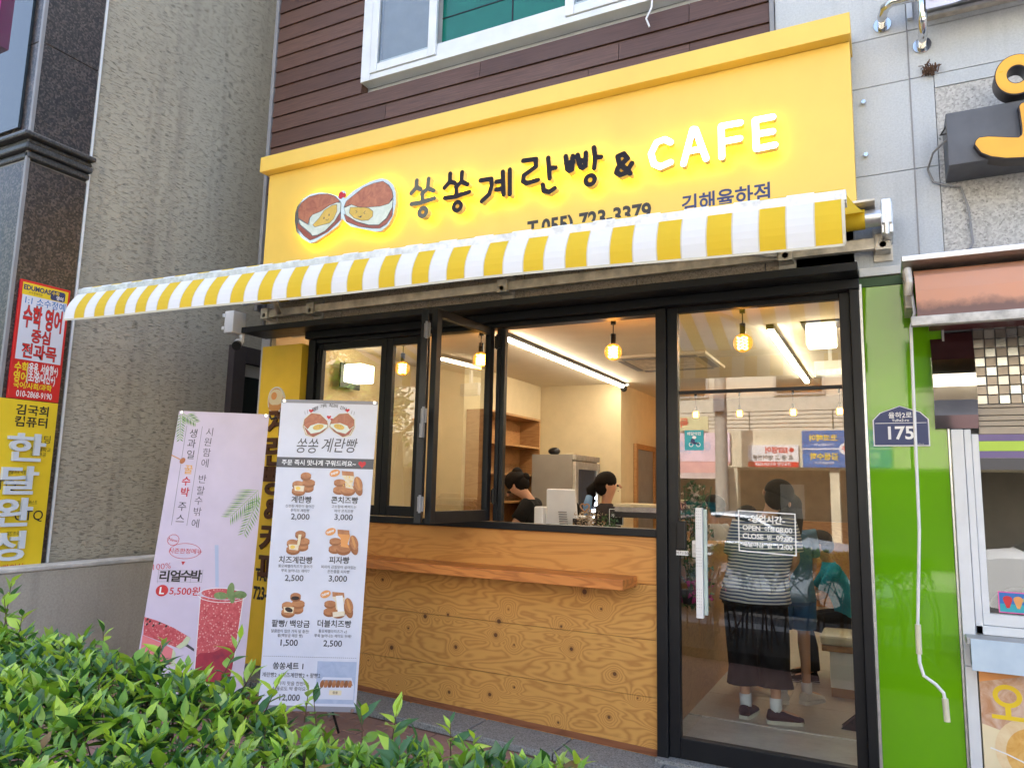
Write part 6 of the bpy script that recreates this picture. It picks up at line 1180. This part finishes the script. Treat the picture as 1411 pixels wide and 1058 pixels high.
sboard('ice_cream_board', 'pale pink ice cream sign across the street', -5.6, -3.43, 2.30, 3.01, mat('pale_pink_board', (.72, .58, .66), .5), f_ice)
def f_yel(c, W, H): c.text('독도', W / 2, H * .45, .26, I['rs'], .02)
sboard('yellow_cloth_banner', 'pale yellow banner tied on the railing across the street', -5.4, -3.96, 3.08, 3.42, mat('pale_yellow_cloth', (.66, .64, .36), .6), f_yel)
pa = thing('pink_awning', 'dusty pink shop awning across the street', 'awning', (-5, SY, 2)); MB().hexa([(-7.5, SY + .9, 1.98), (-3.55, SY + .9, 1.98), (-3.55, SY + .1, 2.1), (-7.5, SY + .1, 2.1), (-7.5, SY + .9, 2.0), (-3.55, SY + .9, 2.0), (-3.4, SY + .1, 2.29), (-7.5, SY + .1, 2.29)]).build('cloth', mat('dusty_pink_cloth', (.45, .24, .22), .8), pa)
box('pelmet', mat('pale_pelmet', (.6, .5, .48), .8), (-7.5, -3.55, SY + .90, SY + .915, 1.86, 1.99), pa, 0)
sboard('cyan_shop_poster', 'cyan and pink shop poster below the pink awning across the street', -5.4, -3.7, .85, 1.3, I['teal'], lambda c, W, H: c.rect(.9, .0, W, H * .5, I['pk']), SY - .3)
up = thing('utility_pole', 'pale concrete utility pole at the kerb across the street', 'pole', (-3.4, SY + 1.5, -.3)); MB().tube([(-3.42, SY + 1.2, -.3), (-3.42, SY + 1.2, 9)], [.16, .11], 12).build('pole', 'lowc', up, smooth=True); box('meter_box', 'grey', (-3.55, -3.3, SY + 1.32, SY + 1.42, 3.4, 3.9), up, 0)
def car(label, cx_, cy_, s, paint, g0=-.25):
    t = thing('parked_car', label, 'car', (cx_, cy_, g0)); f = s
    pr = [(-2.2, .35), (-2.25, .62), (-2.18, .92), (-1.95, 1.0), (-1.55, 1.05), (-.95, 1.40), (-.35, 1.48), (.25, 1.44), (.95, 1.05), (1.55, .97), (2.05, .82), (2.22, .62), (2.2, .36), (1.75, .30), (-1.75, .30)]
    m_ = MB(); n = len(pr); vs = []
    for yy, k in ((-.86, 0), (-.80, 1), (.80, 1), (.86, 0)):
        for x, z in pr: zt = z if k else (z if z < 1.0 else 1.0 + (z - 1.0) * .0); vs.append((cx_ + f * x * (1 if k or z < 1 else .96), cy_ + (yy * (.82 if (k and z > 1.1) else 1)), g0 + (z if (k or z < 1.02) else 1.0)))
    fs_ = [tuple(range(n)), tuple(range(4 * n - 1, 3 * n - 1, -1))]
    for r in range(3):
        for i in range(n): fs_.append((r * n + i, r * n + (i + 1) % n, (r + 1) * n + (i + 1) % n, (r + 1) * n + i))
    m_.add(vs, fs_); m_.build('body', paint, t, smooth=True)
    gm = MC['dark_reflective_glass']
    for sy in (-1, 1):
        for poly in ([(-1.5, 1.06), (-.93, 1.37), (-.35, 1.44), (.24, 1.40), (.88, 1.06)],): MB().add([(cx_ + f * x, cy_ + sy * (.875 - (z - 1.04) * .42), g0 + z) for x, z in poly], [tuple(range(len(poly)))]).build('side_window', gm, t)
        MB().ball((cx_ + f * .78, cy_ + sy * .97, g0 + 1.06), (.10, .07, .07), 10, 6).build('mirror', paint, t, smooth='all')
        for wx in (-1.35, 1.35):
            w_ = MB(); w_.tube([(cx_ + f * wx, cy_ + sy * .72, g0 + .32), (cx_ + f * wx, cy_ + sy * .89, g0 + .32)], .32, 20); w_ = w_.build('wheel', 'blk2', t, smooth=True); MB().tube([(cx_ + f * wx, cy_ + sy * .885, g0 + .32), (cx_ + f * wx, cy_ + sy * .90, g0 + .32)], .2, 16).build('rim', 'alu', w_)
        MB().ball((cx_ - f * 2.12, cy_ + sy * .66, g0 + .82), (.12, .17, .07), 10, 6).build('tail_light', I['rs'], t); MB().ball((cx_ + f * 2.08, cy_ + sy * .66, g0 + .72), (.12, .15, .07), 10, 6).build('headlight', 'alu', t)
    for a, b in (((-1.52, 1.06), (-.98, 1.39)), ((.92, 1.07), (.30, 1.42))): MB().add([(cx_ + f * (a[0]), cy_ - .72, g0 + a[1] + .012), (cx_ + f * a[0], cy_ + .72, g0 + a[1] + .012), (cx_ + f * b[0], cy_ + .62, g0 + b[1] + .012), (cx_ + f * b[0], cy_ - .62, g0 + b[1] + .012)], [(0, 1, 2, 3)]).build('windscreen', gm, t)
t = Mt('silver_blue_car_paint'); t.base((.30, .34, .40)); t.set(Roughness=.45, Metallic=.2); M['carp'] = t.m
t = Mt('white_car_paint'); t.base((.60, .62, .64)); t.set(Roughness=.4); M['carw'] = t.m
car('silver blue saloon parked along the street, mirrored in the cafe door', -2.2, -8.6, 1, 'carp'); car('white saloon parked ahead, mirrored in the right shop window', 3.2, -8.6, 1, 'carw')
ML = [m_leaf('tree_leaf_mid', (.10, .22, .02), (.18, .32, .04), (.22, .36, .03)), m_leaf('tree_leaf_dark', (.03, .075, .015), (.06, .12, .025), (.08, .15, .02))]
rt2 = random.Random(21)
def tree(x, y, h, r, label):
    t = thing('street_tree', label, 'tree', (x, y, -.3)); tr_ = MB(); tr_.tube([(x, y, -.3), (x + .1, y, h * .35), (x, y + .1, h * .7)], [.16, .12, .05], 8)
    for i in range(6): a = i * 1.05; tr_.tube([(x + .05, y, h * (.3 + .05 * i)), (x + math.cos(a) * r * .7, y + math.sin(a) * r * .7, h * (.5 + .06 * i))], [.06, .02], 6)
    tr_.build('trunk', 'rub', t); m_ = MB()
    cl_ = [(x + rt2.gauss(0, r * .42), y + rt2.gauss(0, r * .42), h * .62 + rt2.gauss(0, h * .17), rt2.uniform(.35, .7)) for _ in range(34)]
    for i in range(8000):
        c = rt2.choice(cl_); p = [c[k] + rt2.gauss(0, c[3] * .5) for k in range(3)]; s = rt2.uniform(.07, .15)
        a = Vector((rt2.uniform(-1, 1), rt2.uniform(-1, 1), rt2.uniform(-.6, .6))).normalized() * s; b = a.cross(Vector((rt2.uniform(-1, 1), rt2.uniform(-1, 1), 1))).normalized() * s * .5; P = Vector(p)
        m_.add([P - a, P + b, P + a, P - b], [(0, 1, 2, 3)], 0 if rt2.random() < .7 else 1)
    m_.build('crown', ML, t, kind='stuff')
for i, (x, y, h, r) in enumerate(((-11.5, -10.5, 7.8, 3.0), (-15.5, -11, 8.6, 3.2), (-19.5, -11.5, 8.0, 3.2), (-23.5, -12, 9.0, 3.4), (-8.3, -10.8, 5.2, 1.6))): tree(x, y, h, r, ['leafy street tree across the road nearest the pink awning', 'tall leafy street tree, second in the row across the road', 'leafy street tree, middle of the row across the road', 'tallest leafy street tree at the far end of the row', 'smallest leafy street tree beside the utility pole'][[1, 2, 3, 4, 0][i] if False else [0, 1, 2, 3, 4][i]])
mb = MB(); mb.box(-60, 60, SY + .9, SY - 6, -.35, -.2); mb.build('far_pavement', 'lowc', kind='structure')
# ================================================================ hedge
hg = thing('hedge', 'glossy bright green privet hedge across the foreground with fresh upright shoots', 'hedge', (-2, -3.4, -.1))
LM = [*[m_leaf('leaf_bright', (.27, .46, .03), (.40, .56, .06), (.45, .62, .05)), m_leaf('leaf_mid', (.11, .26, .018), (.19, .35, .03), (.24, .40, .03)), m_leaf('leaf_old', (.022, .095, .025), (.05, .15, .038), (.06, .16, .02)), m_leaf('leaf_yellow', (.24, .40, .05), (.32, .44, .10), (.36, .5, .08))], m_leaf('leaf_browned', (.16, .09, .03), (.24, .15, .05), (.2, .12, .03))]
def leaf_geo(L, Wd, fold, curl):
    vs = []; N_ = 5; prof = [0, .62, 1.0, .80, .38, 0]
    for i in range(N_ + 1):
        t = i / N_; w_ = Wd * prof[i] * .5; y = L * t; z = -curl * L * t * t
        vs += [(-w_, y, z + fold * w_), (0, y, z), (w_, y, z + fold * w_)]
    fs_ = []
    for i in range(N_):
        a = i * 3
        if i == 0: fs_ += [(1, 4, 3), (1, 5, 4)]
        elif i == N_ - 1: fs_ += [(a, a + 1, a + 4), (a + 1, a + 2, a + 4)]
        else: fs_ += [(a, a + 1, a + 4, a + 3), (a + 1, a + 2, a + 5, a + 4)]
    return vs, fs_
LG = [leaf_geo(1, .42, .35, .18), leaf_geo(1, .50, .25, .28), leaf_geo(1, .36, .5, .05)]
meshes = {}
for gi, (vs, fs_) in enumerate(LG):
    for mi in range(5):
        me = bpy.data.meshes.new('leaf'); me.from_pydata(vs, [], fs_); me.materials.append(LM[mi]); me.polygons.foreach_set('use_smooth', [True] * len(me.polygons)); me.update(); meshes[(gi, mi)] = me
rh = random.Random(11)
CAMP = Vector((0, -4.6, 1.57)); RR, UU, FF = Vector(_r), Vector(_u), Vector(_f)
leaves = []; stems = MB()
from mathutils import noise as mn
def topz(x, y): 
    b = .93 + .10 * mn.noise(Vector((x * 1.3, y * 2.0, 3.1))) + .045 * mn.noise(Vector((x * 5, y * 5, 7)))
    b += .05 * max(0, min(1, (-1.6 - x) / 1.2))
    if y > -3.02: b -= (y + 3.02) * 1.5
    return b
def shoot(x, y, z, h, lean, young, big=1.0):
    n = int(h / .018) + 3; d = Vector((lean[0], lean[1], 1)).normalized(); p0 = Vector((x, y, z)); ph = rh.uniform(0, 6.28)
    if h > .06: stems.tube([p0, p0 + d * h], [.0022, .0012], 4)
    for i in range(n):
        t = i / (n - 1); p = p0 + d * h * t; a = ph + i * 1.57 + (math.pi if i % 2 else 0) + rh.gauss(0, .25); el = .25 + .85 * t ** 1.5 + rh.gauss(0, .18)
        L_ = (.066 * (1 - .30 * abs(t - .55)) * rh.uniform(.6, 1.25)) * big
        if t > .9: L_ *= .8
        dirv = Vector((math.cos(a) * math.cos(el), math.sin(a) * math.cos(el), math.sin(el)))
        r_ = rh.random(); age = young * (.35 + .65 * t)
        mi = (3 if r_ < .30 else 0) if age > .60 and r_ < .85 else (1 if (age > .34 and r_ < .8) or r_ < .25 else 2)
        if rh.random() < .012: mi = 4
        leaves.append((p, dirv, L_, rh.randrange(3), mi, rh.gauss(0, .35)))
bpy.data.scenes.remove(TMP)
x0, x1 = -4.7, .35
for i in range(3500):
    x = rh.uniform(x0, x1); y = rh.uniform(-3.98, -2.94); z = topz(x, y)
    v = Vector((x, y, z)) - CAMP
    if v.dot(FF) < .3 or abs(v.dot(RR) / v.dot(FF)) > .85: continue
    hh = rh.uniform(.02, .07) + (.06 * rh.random() ** 3); yg = min(1, max(0, .5 + .55 * mn.noise(Vector((x * 1.7, y * 2.6, 1))) + rh.gauss(0, .25)) + .25 * min(1, max(0, (-3.1 - y) * 1.2)))
    shoot(x, y, z - hh * .6, hh, (rh.gauss(0, .25), rh.gauss(0, .25)), yg)
for i in range(1500):   # side facing the cafe and lower layer
    x = rh.uniform(x0, x1); y = rh.uniform(-3.98, -2.90); z = topz(x, y) - rh.uniform(.04, .22); v = Vector((x, y, z)) - CAMP
    if abs(v.dot(RR) / max(.1, v.dot(FF))) > .85: continue
    shoot(x, y, z, .05, (rh.gauss(0, .5), rh.gauss(0, .5)), rh.uniform(0, .35), .95)
for x, y, z, h, l in ((-2.93, -2.95, .95, .22, (-.1, .1)), (-2.88, -2.96, .98, .16, (-.35, 0)), (-1.78, -3.0, .93, .20, (.45, .1)), (-1.70, -3.0, .92, .14, (.6, .1)), (-1.60, -2.98, .90, .12, (.5, 0)), (-2.75, -3.0, .96, .12, (.1, 0)), (-2.3, -2.98, .97, .11, (-.2, 0)), (-2.05, -2.98, .96, .11, (.2, 0)),
                      (-1.16, -2.97, .9, .09, (.15, 0)), (-.98, -2.97, .9, .09, (-.05, 0)), (-.93, -2.98, .89, .08, (.25, 0)), (-.66, -2.98, .88, .09, (.1, 0)), (-1.25, -2.97, .9, .08, (-.1, 0)), (-1.45, -2.97, .92, .08, (.1, 0)), (-1.38, -3.0, .92, .08, (-.2, 0)), (-.5, -2.98, .86, .08, (.0, 0)), (-3.0, -3.1, 1.0, .22, (-.1, .1))): shoot(x, y, z, h, l, .85)
def view(l):
    v = l[0] - CAMP; d = v.dot(FF)
    if d < .2: return None
    return (512 + 732.4 * v.dot(RR) / d, 383.5 - 732.4 * v.dot(UU) / d, l[2] / d)
sc_l = []
for k, l in enumerate(leaves):
    q = view(l)
    if q and -5 < q[0] < 1030 and q[1] < 772 and l[0].z > topz(l[0].x, l[0].y) - .03: sc_l.append((q[2], k))
sc_l.sort(reverse=True); top = set(k for _, k in sc_l[:298])
def lmat(l):
    p, d, L_, g, mi, roll = l; zf = Vector((0, 0, 1)); x_ = d.cross(zf)
    if x_.length < .05: x_ = Vector((1, 0, 0))
    x_.normalize(); z_ = x_.cross(d).normalized(); q = Matrix((x_, d, z_)).transposed() @ Matrix.Rotation(roll, 3, 'Y'); return q
st = {}; base = Vector(hg.location)
big_v = {m: [] for m in range(5)}
for k, l in enumerate(leaves):
    q = lmat(l)
    if k in top:
        o = bpy.data.objects.new('leaf', meshes[(l[3], l[4])]); COL.objects.link(o); o.parent = hg; o.matrix_local = Matrix.Translation(l[0] - base) @ q.to_4x4() @ Matrix.Scale(l[2], 4)
    else: big_v[l[4]].append((l, q))
allv = []; allf = []; allm = []
for m in range(5):
    for l, q in big_v[m]:
        vs, fs_ = LG[l[3]]; b = len(allv); A = np.array(vs) @ np.array(q).T * l[2] + np.array(l[0] - base); allv.extend(A.tolist()); allf.extend([tuple(i + b for i in f) for f in fs_]); allm.extend([m] * len(fs_))
me = bpy.data.meshes.new('foliage'); me.from_pydata(allv, [], allf)
for m in LM: me.materials.append(m)
me.polygons.foreach_set('material_index', allm); me.polygons.foreach_set('use_smooth', [True] * len(allf)); me.update()
o = bpy.data.objects.new('foliage', me); COL.objects.link(o); o.parent = hg; o['kind'] = 'stuff'
for i in range(70):
    x = rh.uniform(x0, x1); y = rh.uniform(-3.9, -3.0); stems.tube([(x, y, gz(x)), (x + rh.gauss(0, .08), y + rh.gauss(0, .05), .5), (x + rh.gauss(0, .15), y + rh.gauss(0, .1), .9)], [.012, .008, .003], 5)
stems.build('twigs', 'rub', hg, kind='stuff')
box('planting_soil', 'soil', (-5, .6, -4.2, -2.85, -.1, .06), None, 0, kind='structure')
print('leaves', len(leaves), 'hedge tris ~', len(allf))
